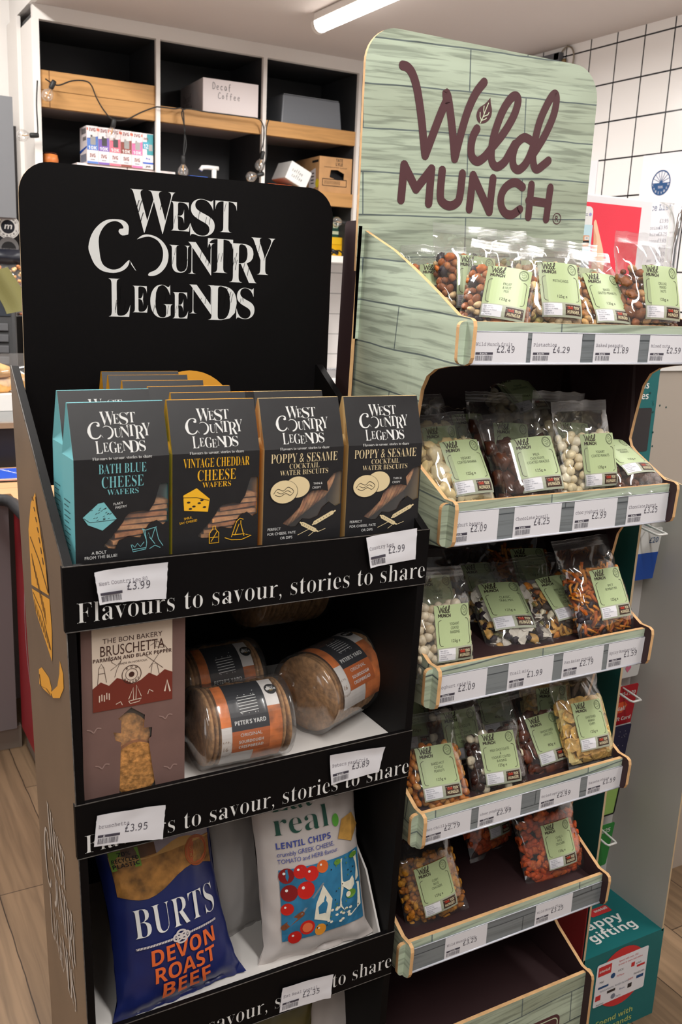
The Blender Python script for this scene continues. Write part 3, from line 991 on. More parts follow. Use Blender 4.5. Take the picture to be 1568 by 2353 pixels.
# snack display hung below the cabinet
snk = thing('snack_board', 'black snack display card with a round white badge', 'display card', (.5, 3.7, 1.1))
b = MB(); b.box(-.5, .178, .0, .012, -.155, .485, M('navy_black', (22, 24, 34), .35))
b.build('card', snk)
b = MB()
A = Art(b, plane((0, 0, 0), (1, 0, 0), (0, 0, 1)), .0006)
p = at(18, 521, 1, 3.7); q = (p.x - .5, p.z - 1.1)
A.disc(q[0], q[1], .043, INK, 1); A.ring(q[0], q[1], .039, .001, BINK, 2); A.disc(q[0], q[1], .024, M('navy_black'), 2)
A.text('m', q[0] - .013, q[1] - .008, .02, INK, sanb, L=3, skew=.2, w=.026)
for t, a0, s_ in (('MIDLAND', 150, -1), ('SNACKS', 215, 1)):
    for i, ch in enumerate(t):
        a = R(a0 + s_ * i * 120 / (len(t) - 1)); A.text(ch, q[0] + .0315 * math.cos(a), q[1] + .0315 * math.sin(a) - (.0035), .007, BINK, sanb, align='c', L=3)
p = at(20, 568, 1, 3.7); A.disc(p.x - .5, p.z - 1.1, .036, M('badge_grey', (110, 108, 108), .4), 1); A.disc(p.x - .5, p.z - 1.106, .026, BINK, 2); A.text('GREAT TASTE', p.x - .5, p.z - 1.11, .006, M('badge_grey'), sanb, align='c', L=3)
b.build('badge', snk)
NUTC = [M('nut_%d' % i, c, .5) for i, c in enumerate(((196, 140, 88), (168, 108, 62), (214, 178, 132), (120, 66, 40)))]
FILMB = film('film_background', gloss=.1, haze=.05)


def snack_pouch(label, px, py, s):
    t = thing('snack_bag', label, 'snack bag', None or (0, 0, 0), None, 'snack bags on the black card')
    p = at(px, py, 1, 3.66); t.location = p
    b = MB()
    b.grid(lambda u, v: Vector(((u - .5) * .15, -.02 * math.sin(PI * u) * math.sin(PI * v) - .004 * noise.noise(Vector((u * 9, v * 9, s))), .02 + .055 * v)), 12, 10, M('navy_black'))
    b.build('header', t)
    b = MB()
    rnd = random.Random(s)
    for i in range(60):
        b.ell((rnd.uniform(-.068, .068), rnd.uniform(-.018, -.002), rnd.uniform(-.05, .02)), (.009, .007, .006), Matrix.Rotation(rnd.uniform(0, 3), 3, 'Z'), rnd.choice(NUTC), 6, 4)
    o = b.build('nuts', t); o['kind'] = 'stuff'
    b = MB()
    b.grid(lambda u, v: Vector(((u - .5) * .15, -.03 * math.sin(PI * u) * (1 - v) ** .3 - .004 * noise.noise(Vector((u * 8, v * 8, s))), -.055 + .08 * v)), 14, 8, FILMB)
    b.build('film', t)


snack_pouch('snack bag of mixed nuts just under the round badges', 14, 622, 3)
snack_pouch('lower snack bag of mixed nuts on the black card', 2, 690, 5)
# olive strap / cloth, payment terminal
ol = MB(); p0 = at(-10, 620, 1, 3.2); p1 = at(38, 690, 1, 3.15); p2 = at(46, 715, 1, 3.12)
def strap(u, v):
    q = (p0 * (1 - v) * (1 - v) + p1 * 2 * v * (1 - v) + p2 * v * v)
    return q + Vector(((u - .5) * .075, .012 * math.cos(u * 5), (u - .5) * .02))
ol.grid(strap, 8, 14, M('olive_fabric', (82, 78, 36), .8, bump=.3, bscale=400))
ol.grid(lambda u, v: strap(u, v) + Vector((0, .006, 0)), 8, 14, M('olive_fabric'))
tag(ol.build('fabric_strap'), 'olive green fabric strap by the card terminal', 'strap')
term = thing('card_terminal', 'black card payment terminal standing at the left of the counter', 'card terminal', (at(22, 860, 1, 3.56).x - .01, 3.58, 1.0), (R(-16), 0, R(-10)), None, 1.25)
BPL = M('black_plastic', (26, 26, 28), .35)
b = MB(); b.box(-.13, .035, -.03, .02, .02, .33, BPL); b.build('body', term, bevel=.012)
b = MB(); b.box(-.11, .02, -.033, -.0305, .2, .31, M('dark_screen', (40, 44, 50), .12)); b.build('screen', term)
b = MB()
for r_ in range(4):
    for c_ in range(3): b.box(-.105 + c_ * .042, -.072 + c_ * .042, -.037, -.0305, .06 + r_ * .032, .082 + r_ * .032, M('grey_key', (52, 52, 55), .5))
b.build('keypad', term, bevel=.002)
b = MB(); b.tube([(.03, .0, .05), (.07, -.03, .02), (.12, -.05, .0), (.22, -.06, -.01)], .004, M('white_cable', (220, 220, 218), .4), 6); b.build('cable', term)
# pastries in a clear bag
pas = thing('pastry_bag', 'clear bag of golden twisted pastries on the white counter', 'pastry bag', (at(12, 880, 1, 3.4).x - .03, 3.42, 1.0), (0, 0, R(8)))
GOLD = M('pastry', (214, 164, 98), .6, var=.15, vscale=30)
for i, (dx, dz, a) in enumerate(((0, .028, 0), (.03, .03, .3), (-.05, .07, -.2))):
    b = MB()
    pts = [(-.12 + .03 * j + dx, .012 * math.sin(j * 1.7), dz + .008 * math.sin(j * 1.3)) for j in range(9)]
    b.tube(pts, [.012, .022, .027, .022, .028, .022, .027, .02, .010], GOLD, 12)
    b.build('pastry', pas)
b = MB()
b.grid(lambda u, v: Vector(((u - .5) * .36, -.05 * math.sin(PI * u) ** .5 * math.cos(PI * (v - .5)) - .004 * noise.noise(Vector((u * 12, v * 9, 1))), .004 + .13 * v)), 20, 12, FILMB); b.build('film', pas)

# ------------------------------------------------------------------ right-hand side: tiled wall things
PAPER = M('paper', (226, 225, 230), .6)
GREYFR = M('grey_frame', (96, 98, 104), .4)
fr = thing('framed_notice', 'grey framed notice high on the tiled wall behind the green header', 'frame', (2.868, 3.62, 2.2))
b = MB()
for (ya, yb_, za, zb) in ((-.35, .3, .17, .197), (-.35, .3, -.3, -.273), (-.355, -.32, -.3, .197), (.27, .3, -.3, .197)): b.box(-.022, -.0005, ya + .05, yb_ + .05, za, zb, GREYFR)
b.build('frame', fr)
b = MB(); b.box(-.006, -.0006, -.27, .32, -.273, .17, PAPER); b.build('sheet', fr)
rg = MB(); pr_ = at(1302, 137, 0, 2.86)
rg.tube([(0, .045 * math.cos(2 * PI * i / 20), .05 * math.sin(2 * PI * i / 20)) for i in range(21)], .0035, M('wire', (150, 140, 124), .4, metal=.5), 6)
rg.tube([(0, 0, .05), (0, .004, .09)], .002, M('wire'), 6); rg.tube([(0, 0, -.05), (.0, 0, -.10)], .004, M('wire'), 6); rg.ell((-.004, .01, -.005), (.008, .012, .012), None, M('wire_clip', (120, 96, 60), .5)); 
o = tag(rg.build('wire_loop'), 'small round loop of wire fixed on the white tiles beside the grey frame', 'wire'); o.location = (pr_.x, pr_.y, pr_.z)
NAVY = M('navy_ink', (28, 72, 120), .5); GINK = M('grey_ink', (120, 124, 138), .6)


def price_sheet(label, y0, y1, z0, z1):
    """sheet on the right-hand wall; u runs towards the viewer"""
    b = MB(); b.box(2.8665, 2.8695, y0, y1, z0, z1, PAPER)
    o0 = Vector((2.8665, y1, z0)); w = y1 - y0; h = z1 - z0
    A = Art(b, plane(o0, (0, -1, 0), (0, 0, 1)), .0005)
    cx, cy, r_ = w * .46, h - .105, .046
    A.ring(cx, cy, r_, .005, NAVY, 1, n=40); A.poly(circ(cx, cy, r_, r_, 24, 180, 360), NAVY, 2)
    for i in range(1, 8):
        a = R(180 * i / 8); A.stroke([(cx, cy), (cx + r_ * .95 * math.cos(a), cy + r_ * .95 * math.sin(a))], .002, NAVY, 2, caps=False)
    A.disc(cx, cy, .008, NAVY, 3)
    A.text('THE', cx, cy - .02, .0085, PAPER, ser, align='c', L=4)
    for i, ch in enumerate('CARTSHED'):
        a = R(192 + i * 22.3); A.text(ch, cx + .0375 * math.cos(a), cy + .0375 * math.sin(a) - .003, .0085, PAPER, ser, align='c', L=4)
    A.text('Price List', w * .1, h - .205, .021, NAVY, mono, w=w * .66, L=1)
    for i, (t, v) in enumerate((('Latte', '3.95'), ('Cappuccino', '3.95'), ('Flat White', '3.75'), ('Americano', '3.65'), ('Mocha', '3.75'), ('Chai', '4.50'), ('Hot Choc', '4.95'), ('Tea', '3.00'))):
        y = h - .25 - i * .024
        A.text(t, w * .1, y, .010, GINK, mono, L=1); A.text('£' + v, w * .72, y, .012, GINK, mono, align='r', w=.042, L=1)
    A.text('shot or', w * .68, h - .25 - 8 * .024, .010, GINK, mono, align='r', L=1); A.text('milk +50p', w * .68, h - .25 - 9 * .024, .010, GINK, mono, align='r', L=1)
    return tag(b.build('price_list'), label, 'price list', 'price lists on the tiles')


price_sheet('white coffee price list on the tiles, wheel logo in full view', 2.575, 2.80, 1.50, 1.945)
price_sheet('second price list on the tiles, mostly hidden behind the green header', 3.045, 3.27, 1.50, 1.95)

# service counter with the acrylic screen and the red poster
svc = thing('service_counter', 'grey service counter behind the green stand at the right', 'counter', (2.2, 1.9, 0))
VO = Vector((-2.2, -1.9, 0))
b = SMB(VO); b.box(1.50, 2.866, 1.42, 1.46, .0, 1.27, M('counter_front', (176, 164, 152), .55)); b.build('front_panel', svc)
b = SMB(VO); b.box(1.48, 2.866, 1.415, 2.2, 1.27, 1.305, WHITE); b.build('worktop', svc)
b = SMB(VO); b.box(1.50, 2.866, 1.461, 2.15, .0, 1.27, GREYP); b.build('carcass', svc)
post = thing('poster_stand', 'white framed red poster of a hand holding a phone', 'poster', (1.9, 1.72, 1.305))
PY = 1.72
P = lambda x, y: (lambda q: (q.x - 1.9, q.z - 1.305))(at(x, y, 1, PY))
b = MB()
ph = P(1340, 443)
b.box(ph[0] - .12, P(1503, 468)[0], 0, .012, 0, ph[1], M('white_board', (232, 230, 234), .3)); b.build('board', post, bevel=.004)
b = MB()
A = Art(b, plane((0, 0, 0), (1, 0, 0), (0, 0, 1)), .0006)
q = P(1475, 477)
A.rect(ph[0] - .1, .03, q[0], q[1], M('poster_red', (232, 58, 78), .45), 0)
ck = .1709; cc = lambda x, y: P(1300 + x * ck, 300 + y * ck)
SKIN = M('peach_ink', (246, 196, 164), .5); SKY = M('pale_blue_ink', (188, 218, 228), .5)
x1_, y1_ = cc(378, 1025); x0_, y0_ = cc(120, 1800)
A.poly(rrect(x0_ - .06, .02, x1_, y1_, .012), INK, 1); A.poly([(x0_ - .06, .02), (x1_, .02), cc(365, 1270), (x0_ - .06, cc(150, 1270)[1])], SKY, 2)
A.poly([cc(395, 1197), cc(412, 1210), cc(450, 1380), cc(500, 1600), cc(515, 1760), (cc(515, 1760)[0], .02), (cc(365, 1700)[0], .02), cc(370, 1560), cc(378, 1230)], SKIN, 3)
A.poly([cc(380, 1310), cc(410, 1420), cc(415, 1500), cc(395, 1590), cc(365, 1600)], M('peach_shade_ink', (222, 164, 132), .5), 4)
A.stroke([cc(200, 1055), cc(230, 1055)], .0012, GINK, 4); A.stroke([cc(240, 1120), cc(295, 1120)], .0015, GINK, 4); A.stroke([cc(200, 1140), cc(295, 1140)], .0015, GINK, 4)
A.disc(*cc(333, 1128), .0038, M('lilac_ink', (160, 150, 200), .5), 4)
A.poly([cc(180, 1405), cc(318, 1412), cc(310, 1490), cc(170, 1480)], M('parcel_ink', (214, 150, 112), .5), 4); A.poly([cc(170, 1480), cc(312, 1480), cc(312, 1508), cc(170, 1506)], BINK, 5)
A.poly([cc(180, 1515), cc(310, 1510), cc(305, 1555), cc(235, 1563)], M('parcel_ink'), 4); A.poly([cc(252, 1425), cc(308, 1425), cc(305, 1470), cc(250, 1470)], INK, 5); A.stroke([cc(268, 1445), cc(292, 1445)], .0016, BINK, 6)
b.build('poster', post)
ac = thing('acrylic_screen', 'clear round-cornered acrylic screen beside the red poster', 'screen', (2.02, 1.76, 1.305))
q0 = at(1500, 462, 1, 1.76); q1 = at(1549, 545, 1, 1.76)
b = MB()
b.prism(rrect(-.1, 0, q1.x - 2.02, q0.z - 1.305, [0, 0, .06, .01], 8), lambda x, z, s: Vector((x, .005 * s, z)), film('acrylic', gloss=.05, haze=.03, rough=.02), M('acrylic_edge', (206, 208, 206), .2))
b.build('sheet', ac)
tp2 = thing('chrome_rail', 'curved chrome rail at the right edge behind the nut bags', 'rail', (at(1547, 600, 1, 1.85).x, 1.85, 1.305))
b = MB(); b.tube([(0, 0, 0), (0, 0, .25), (.01, 0, .33), (.03, 0, .37), (.07, 0, .395), (.14, 0, .4)], .008, CHROME, 10); b.build('pole', tp2)
b = MB(); b.lathe([(.03, 0), (.03, .008), (.012, .012)], CHROME, 16); b.build('base', tp2)

# ------------------------------------------------------------------ gift card stand at the right
TEAL = M('teal_card', (20, 104, 106), .45)
TEALD = M('teal_card_shaded', (8, 62, 60), .5)  # same teal with the flap's shade put into the colour; also the dark dots
GREYC = M('grey_card', (176, 170, 164), .6)
REDC = M('deep_red_card', (120, 16, 24), .5)
gift = thing('gift_card_stand', 'teal and grey card stand hung with gift cards', 'display stand', (1.30, 1.17, 0))
IO = Vector((-1.30, -1.17, 0))
b = SMB(IO)
b.box(1.195, 1.405, 1.245, 1.25, .2, .90, M('pale_card', (214, 210, 208), .5)); b.box(1.195, 1.378, 1.2448, 1.251, .9, 1.33, TEAL)
b.box(1.378, 1.405, 1.245, 1.25, .9, 1.0, M('pale_card'))
A = Art(b, plane((0, 1.2448, 0), (1, 0, 0), (0, 0, 1)), .0006)
g1 = lambda x, y: (lambda q: (q.x, q.z))(at(1350 + x * .2125, 800 + y * .2125, 1, 1.2448))
q = g1(665, 435); A.text('Thousands', q[0], q[1], .0125, INK, sanb, align='r')
q = g1(658, 550); A.text('of choices', q[0], q[1], .0125, INK, sanb, align='r')
q0 = g1(700, 645); q1 = g1(690, 1110); A.poly(rrect(1.21, q1[1], q0[0], q0[1], .004), M('charcoal_ink', (44, 40, 42), .4), 1)
for (x, y) in ((680, 485), (782, 620), (708, 690), (708, 910), (700, 1060), (850, 640)): c = g1(x, y); A.disc(c[0], c[1], .0022, TEALD, 1, n=8)
A.stroke([g1(*s) for s in ((715, 575), (708, 590), (718, 605), (708, 620))], .0012, TEALD, 1)
b.build('back_board', gift)
b = SMB(IO)
b.prism([(1.25, .0), (1.25, 1.12), (1.16, 1.12), (1.085, 1.06), (1.085, .0)], lambda y, z, s: Vector((1.197 + .005 * s - (.02 * (1 - z)) * .5, y, z)), TEALD, TANEDGE, TEALD)
b.box(1.184, 1.1868, 1.086, 1.249, 0.001, .42, REDC)
b.build('side_flap', gift)
b = SMB(IO)
rf = [(1.252, .195), (1.252, 1.09)] + [(1.252 - .167 * math.sin(R(a)) * 1.0, 1.02 + .07 * math.cos(R(a))) for a in range(0, 91, 10)] + [(1.085, .195)]
b.prism(rf, lambda y, z, s: Vector((1.402 + .004 * s - .004 * (1 - z), y, z)), GREYC, TANEDGE, GREYC)
b.build('side_flap', gift)
b = SMB(IO)
BXW = (1.190, 1.405); BXT = .200
b.box(BXW[0], BXW[1], 1.085, 1.255, 0, BXT, TEAL)
A = Art(b, plane((0, 0, BXT), (1, 0, 0), (0, 1, 0)), .0006)
h1 = lambda x, y: (lambda q: (q.x, q.y))(at(1340 + x * .2774, 1700 + y * .2774, 2, BXT))
a0 = h1(95, 1565); a1 = h1(345, 1480)
A.text('happy', a1[0], (a0[1] + a1[1]) / 2, .021, INK, sanb, align='r', w=.118)
a0 = h1(120, 1660); a1 = h1(452, 1545); A.text('gifting', a1[0] + .002, (a0[1] + a1[1]) / 2 - .001, .021, INK, sanb, align='r', w=.118)
a0 = h1(205, 1380); A.poly(rrect(a0[0] - .055, a0[1] - .014, a0[0] - .001, a0[1] + .006, .003), M('badge_red', (200, 50, 52), .45), 1); A.text('one4all', a0[0] - .005, a0[1] - .005, .007, INK, sanb, align='r', L=2)
A = Art(b, plane((0, 1.085, 0), (1, 0, 0), (0, 0, 1)), .0006)
f1 = lambda x, y: (lambda q: (q.x, q.z))(at(1340 + x * .2774, 1700 + y * .2774, 1, 1.085))
a0 = f1(80, 2010); a1 = f1(520, 2140); cxx = (a0[0] + f1(530, 1990)[0]) / 2
cy_ = f1(300, 1960)[1]; A.disc(cxx, cy_, .066, M('badge_red'), 1, n=36)
tl = f1(115, 1925); tr = f1(553, 1645); bl = f1(130, 2210)
A.poly(rrect(tl[0], bl[1] + .002, tr[0], (tl[1] + tr[1]) / 2, .004), PAPER, 2)
bw, bh = tr[0] - tl[0], (tl[1] + tr[1]) / 2 - bl[1]
X = lambda u: tl[0] + bw * u
Z = lambda v: bl[1] + bh * v
A.rect(X(.03), Z(.72), X(.28), Z(.94), M('badge_red'), 3); A.text('one4all', X(.05), Z(.8), .006, INK, sanb, w=bw * .2, L=4)
for t, u, v, mt in (('Spend with over 150', .42, .88, 'badge_red'), ('brands in store and online', .42, .8, 'badge_red'), ('ASOS', .42, .66, 'black_ink'), ('schuh', .78, .66, 'black_ink'), ('M&S', .08, .55, 'black_ink'), ('TKMaxx', .4, .54, 'badge_red'), ('PANDORA', .76, .42, 'black_ink'), ('RIVER ISLAND', .4, .33, 'grey_ink'), ('H&M', .66, .34, 'badge_red'), ('Boots', .5, .2, 'navy_ink'), ('WAGAMAMA', .1, .33, 'grey_ink'), ('boohoo', .06, .04, 'black_ink'), ('Clarks', .42, .06, 'grey_ink')):
    A.text(t, X(u), Z(v), .0042, MATS[mt], reg, L=3)
for u, v, w_, h_, c in ((.68, .64, .07, .1, 'badge_red'), (.8, .58, .16, .05, 'badge_red'), (.82, .3, .14, .07, 'navy_ink'), (.06, .42, .2, .05, 'navy_ink'), (.25, .24, .16, .06, 'charcoal_ink'), (.03, .16, .1, .12, 'badge_red'), (.66, .16, .08, .1, 'charcoal_ink')):
    A.rect(X(u), Z(v), X(u + w_), Z(v + h_), MATS[c], 3)
A.disc(X(.33), Z(.62), .006, NAVY, 3); A.disc(X(.38), Z(.12), .006, GINK, 3)
PG = M('yellow_green_ink', (176, 190, 110), .5)
for i, t in enumerate(('Spend with', '150 brands', 'in store with', 'gift cards')):
    q = f1(165 + 60 * 0, 2345); A.text(t, cxx + .045, f1(300, 2270)[1] - .006 - i * .019, .0115, PG, sanb, align='r', w=.10)
b.build('base_box', gift)
# hooks and hanging cards
GREENC = M('card_green', (52, 140, 62), .35)
for i, (label, z, cm) in enumerate((('white gift card marked twenty pounds on the top visible hook', 1.0, 'white'), ('heart-patterned gift card hanging on the teal stand', .80, 'hearts'), ('red gift card with pale lower band below the heart card', .685, 'red'), ('dark blue starry gift card under the red one', .60, 'navy'), ('lime green gift card with black border on the teal stand', .50, 'lime'), ('dark green gift card on the lowest visible hook', .385, 'green'))):
    yb = 1.20
    t = thing('gift_card', label, 'gift card', (1.338 - .01 * i * .6, yb, z), (R(6), 0, 0), 'gift cards on hooks')
    w, h = .05, .105
    b = MB(); base = dict(white=INK, hearts=INK, red=M('card_red', (178, 28, 40), .35), navy=M('card_navy', (34, 32, 66), .3), lime=M('card_lime', (168, 208, 112), .4), green=GREENC)[cm]
    b.prism(rrect(-w, -h, w, 0, .005), lambda x, z_, s: Vector((x, .0008 * s, z_)), base, base)
    A = Art(b, plane((0, 0, 0), (1, 0, 0), (0, 0, 1)), .0004)
    if cm == 'white':
        A.text('£20', .02, -.03, .011, NAVY, reg, align='l'); A.poly([(-.05, -.105), (.05, -.105), (.05, -.05), (-.05, -.05)], M('card_blue', (40, 84, 176), .35), 1)
    if cm == 'hearts':
        A.rect(-w, -.012, w, 0, MATS['badge_red'], 1)
        for j, (x, z_, r_, c) in enumerate(((.03, -.03, .008, (52, 148, 150)), (.012, -.045, .007, (206, 122, 50)), (.04, -.07, .010, (48, 92, 110)), (.0, -.03, .006, (200, 40, 90)), (.018, -.085, .008, (226, 120, 150)), (.0, -.075, .008, (96, 170, 190)), (.042, -.018, .004, (96, 92, 50)), (.02, -.062, .005, (96, 92, 50)), (-.02, -.05, .008, (200, 40, 90)), (-.03, -.08, .008, (52, 148, 150)))):
            mt = M('heart_ink_%d' % j, c, .5)
            A.poly([(x, z_ - r_), (x + r_, z_ + r_ * .2), (x + r_ * .8, z_ + r_ * .75), (x + r_ * .35, z_ + r_ * .8), (x, z_ + r_ * .4), (x - r_ * .35, z_ + r_ * .8), (x - r_ * .8, z_ + r_ * .75), (x - r_, z_ + r_ * .2)], mt, 2)
            A.stroke([(x, z_ + r_ * .4), (x, z_ + r_ + .02)], .0006, GINK, 1, caps=False)
    if cm == 'red':
        A.text('£10-£120', .045, -.022, .008, INK, sanb, align='r'); A.poly([(-.05, -.062), (.018, -.06), (.03, -.045), (.02, -.035), (-.05, -.04)], M('orange_ink', (226, 90, 50), .5), 1); A.text('one4all', .025, -.055, .009, INK, sanb, align='r', L=2); A.text('Love Gift Card', .045, -.078, .008, INK, sanb, align='r', L=2); A.rect(-w, -.105, w, -.088, INK, 1); A.rect(.02, -.098, .035, -.092, M('yellow_card', (230, 190, 60), .5), 2)
    if cm == 'navy':
        rnd = random.Random(4)
        for j in range(40): A.disc(rnd.uniform(-.045, .045), rnd.uniform(-.1, -.01), .0007, INK, 1, n=6)
    if cm == 'lime':
        A.outline(-w, -h, w, 0, .005, .004, BINK, 1); A.text('S', .02, -.035, .024, BINK, reg, align='l'); A.text('R', .004, -.035, .02, BINK, reg, align='l')
    if cm == 'green':
        A.text('£25', .018, -.02, .010, INK, sanb, align='l')
    b.build('card', t)
    hk_ = MB()
    if i in (0, 2, 5):
        hk_.tube([(-.012, .045, .012), (-.012, -.03, .004), (-.010, -.036, .004), (.01, -.036, .004), (.012, -.03, .004), (.012, .045, .012)], .0022, M('white_plastic', (226, 224, 220), .3), 8)
        o = hk_.build('hook', gift); o.location = Vector(t.location) + IO + Vector((-.004, -.012, -.012 if i else -.002))

# ------------------------------------------------------------------ biscuit cartons on the top shelf
CARTON = M('black_carton', (34, 33, 35), .42, .45, var=.06, vscale=60)
WAFER = M('wafer', (210, 150, 100), .7, var=.18, vscale=90, bump=.4, bscale=300)
WAFER2 = M('toasted_wafer', (186, 120, 74), .7, var=.2, vscale=90, bump=.4, bscale=300)
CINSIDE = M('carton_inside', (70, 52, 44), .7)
CW, CBEND, CTOP, CDEP = .110, .144, .204, .046
FILMW = film('carton_window', gloss=.06, haze=.06)


def front_fn(u, v):
    """carton front: upright below the bend, sloping back above it (u, v in metres)"""
    if v <= CBEND:
        return Vector((u, 0, v)), Vector((0, -1, 0))
    t = (v - CBEND); l = math.hypot(.021, CTOP - CBEND)
    k_ = t / l
    return Vector((u, .021 * k_, CBEND + (CTOP - CBEND) * k_)), Vector((0, -.95, .32)).normalized()


FLEN = CBEND + math.hypot(.021, CTOP - CBEND)
UVX = lambda u: (u - .5) * CW
UVY = lambda v: .030 + (FLEN - .033) * v
WIN1 = [(.9, .47), (.985, .47), (.985, .21), (.93, .19), (.86, .225), (.77, .2), (.68, .115), (.56, .13), (.45, .11), (.41, .055), (.3, .07), (.29, .085), (.43, .175), (.5, .23), (.52, .26), (.57, .29), (.7, .295), (.78, .29), (.84, .345), (.87, .41)]
WIN2 = [(.88, .46), (.985, .48), (.985, .23), (.92, .215), (.84, .25), (.75, .21), (.7, .15), (.6, .13), (.5, .14), (.42, .085), (.36, .085), (.25, .115), (.27, .13), (.36, .17), (.46, .23), (.5, .29), (.6, .34), (.74, .345), (.82, .33), (.80, .40)]


def make_carton(side_rgb, title, ink_rgb, kind, label):
    ink = M('carton_ink_' + kind, ink_rgb, .55); side = M('carton_side_' + kind, side_rgb, .5)
    t = thing('biscuit_carton', label, 'biscuit carton', (0, 0, 0), None, 'biscuit cartons on the black stand')
    win = WIN2 if kind == 'poppy' else WIN1
    hole = [(UVX(u), UVY(v) * .995) for u, v in win]
    # front with its window; hole lies below the bend
    b = MB()
    tri, pts = fill_holes([(-CW / 2, 0), (CW / 2, 0), (CW / 2, CBEND), (-CW / 2, CBEND)], [[(x, min(y, CBEND - .002)) for x, y in hole]])
    b.add([(x, 0, y) for x, y in pts], tri, CARTON)
    b.grid(lambda u, v: front_fn((u - .5) * CW, CBEND + (FLEN - CBEND) * v)[0], 1, 2, CARTON, False)
    b.add([(-CW / 2, CDEP, 0), (CW / 2, CDEP, 0), (CW / 2, CDEP, CBEND), (-CW / 2, CDEP, CBEND), (CW / 2, .025, CTOP), (-CW / 2, .025, CTOP)], [(1, 0, 3, 2), (2, 3, 5, 4)], CARTON)
    b.add([(-CW / 2, .021, CTOP), (CW / 2, .021, CTOP), (CW / 2, .025, CTOP), (-CW / 2, .025, CTOP)], [(0, 1, 2, 3)], side)
    b.add([(-CW / 2, 0, 0), (CW / 2, 0, 0), (CW / 2, CDEP, 0), (-CW / 2, CDEP, 0)], [(0, 3, 2, 1)], CARTON)
    for sx in (-1, 1):      # gusseted sides
        x = sx * CW / 2
        b.add([(x, 0, 0), (x, CDEP, 0), (x, CDEP, CBEND), (x, 0, CBEND), (x, .021, CTOP), (x, .025, CTOP), (x - sx * .004, .023, CBEND + .012)], [(0, 1, 2, 3), (3, 2, 6), (3, 6, 4), (2, 5, 6), (4, 6, 5)], side)
    A = Art(b, front_fn, .0003)
    draw_logo(A, UVX(.17), UVY(.685), CW * .66, INK, None, 1, h=UVY(.955) - UVY(.685))
    A.text('Flavours to savour, stories to share', 0, UVY(.645), .0031, INK, ser, w=CW * .62, align='c')
    if kind != 'poppy':
        t1 = title
        A.text(t1[0], 0, UVY(.555), .0108, ink, ser, w=CW * (.50 if kind == 'blue' else .76), align='c'); A.text(t1[1], 0, UVY(.462), .0128, ink, ser, w=CW * .44, align='c'); A.text(t1[2], 0, UVY(.415), .0062, ink, ser, w=CW * .33, align='c')
        dk = M('carton_hatch', (40, 36, 34), .6)
        if kind == 'blue':
            A.poly([(UVX(u), UVY(v)) for u, v in ((.08, .28), (.24, .365), (.3, .37), (.43, .255), (.28, .185), (.13, .23))], ink, 1)
            A.stroke([(UVX(u), UVY(v)) for u, v in ((.09, .275), (.15, .245), (.43, .25))], .0006, dk, 2, caps=False)
            rnd = random.Random(3)
            for i in range(22):
                u = rnd.uniform(.16, .36); v = rnd.uniform(.25, .335); A.stroke([(UVX(u), UVY(v)), (UVX(u + .02), UVY(v + .006))], .0006, dk, 2, caps=False)
            A.text('FLAKY', UVX(.4), UVY(.345), .0027, INK, reg, rot=.1); A.text('PASTRY', UVX(.42), UVY(.32), .0027, INK, reg, rot=.1)
            A.text('A BOLT', UVX(.24), UVY(.03), .0034, INK, reg, align='c'); A.text('FROM THE BLUE!', UVX(.26), UVY(.0), .0034, INK, reg, align='c')
            for pts in (((.7, .17), (.74, .16), (.86, .175)), ((.71, .165), (.74, .1), (.77, .14), (.8, .09), (.84, .165)), ((.73, .16), (.75, .07)), ((.85, .17), (.88, .09), (.93, .04)), ((.78, .11), (.84, .06)), ((.58, .07), (.6, .02), (.74, .03), (.75, .075)), ((.59, .07), (.62, .05), (.65, .075), (.68, .05), (.72, .08)), ((.6, .035), (.74, .04)), ((.78, .03), (.84, .05), (.9, .03))):
                A.stroke([(UVX(u), UVY(v)) for u, v in pts], .0008, ink, 1, caps=False)
        else:
            A.poly([(UVX(u), UVY(v)) for u, v in ((.12, .37), (.27, .415), (.42, .335), (.40, .245), (.13, .265))], ink, 1)
            A.stroke([(UVX(u), UVY(v)) for u, v in ((.12, .355), (.27, .35), (.41, .325))], .0008, dk, 2, caps=False)
            for u, v in ((.18, .32), (.24, .29), (.3, .31), (.2, .275), (.36, .28), (.33, .33)): A.disc(UVX(u), UVY(v), .0022, dk, 2, ry=.0012, n=10)
            A.text('SMILE,', UVX(.13), UVY(.2), .0027, ink, reg, rot=.12); A.text('SAY CHEESE!', UVX(.08), UVY(.17), .0027, ink, reg, rot=.12)
            for pts in (((.42, .02), (.42, .09), (.46, .12), (.46, .14), (.49, .14), (.49, .12), (.53, .09), (.53, .02), (.42, .02)), ((.44, .03), (.51, .1)), ((.43, .06), (.52, .06)), ((.6, .05), (.68, .03), (.8, .025), (.92, .05), (.85, .06)), ((.68, .05), (.74, .16), (.78, .18), (.82, .17)), ((.83, .05), (.79, .14), (.79, .165)), ((.69, .065), (.84, .065)), ((.72, .06), (.77, .14))):
                A.stroke([(UVX(u), UVY(v)) for u, v in pts], .0009, ink, 1, caps=False)
    else:
        A.text('POPPY & SESAME', 0, UVY(.555), .0112, ink, ser, w=CW * .84, align='c'); A.text('COCKTAIL', 0, UVY(.51), .0062, ink, ser, w=CW * .38, align='c'); A.text('WATER BISCUITS', 0, UVY(.465), .0062, ink, ser, w=CW * .61, align='c')
        dk = M('carton_hatch', (40, 36, 34), .6)
        A.disc(UVX(.42), UVY(.375), CW * .155, ink, 1, ry=.0135, n=30); A.disc(UVX(.25), UVY(.345), CW * .175, dk, 2, ry=.0152, n=30); A.disc(UVX(.25), UVY(.347), CW * .168, ink, 3, ry=.0145, n=30)
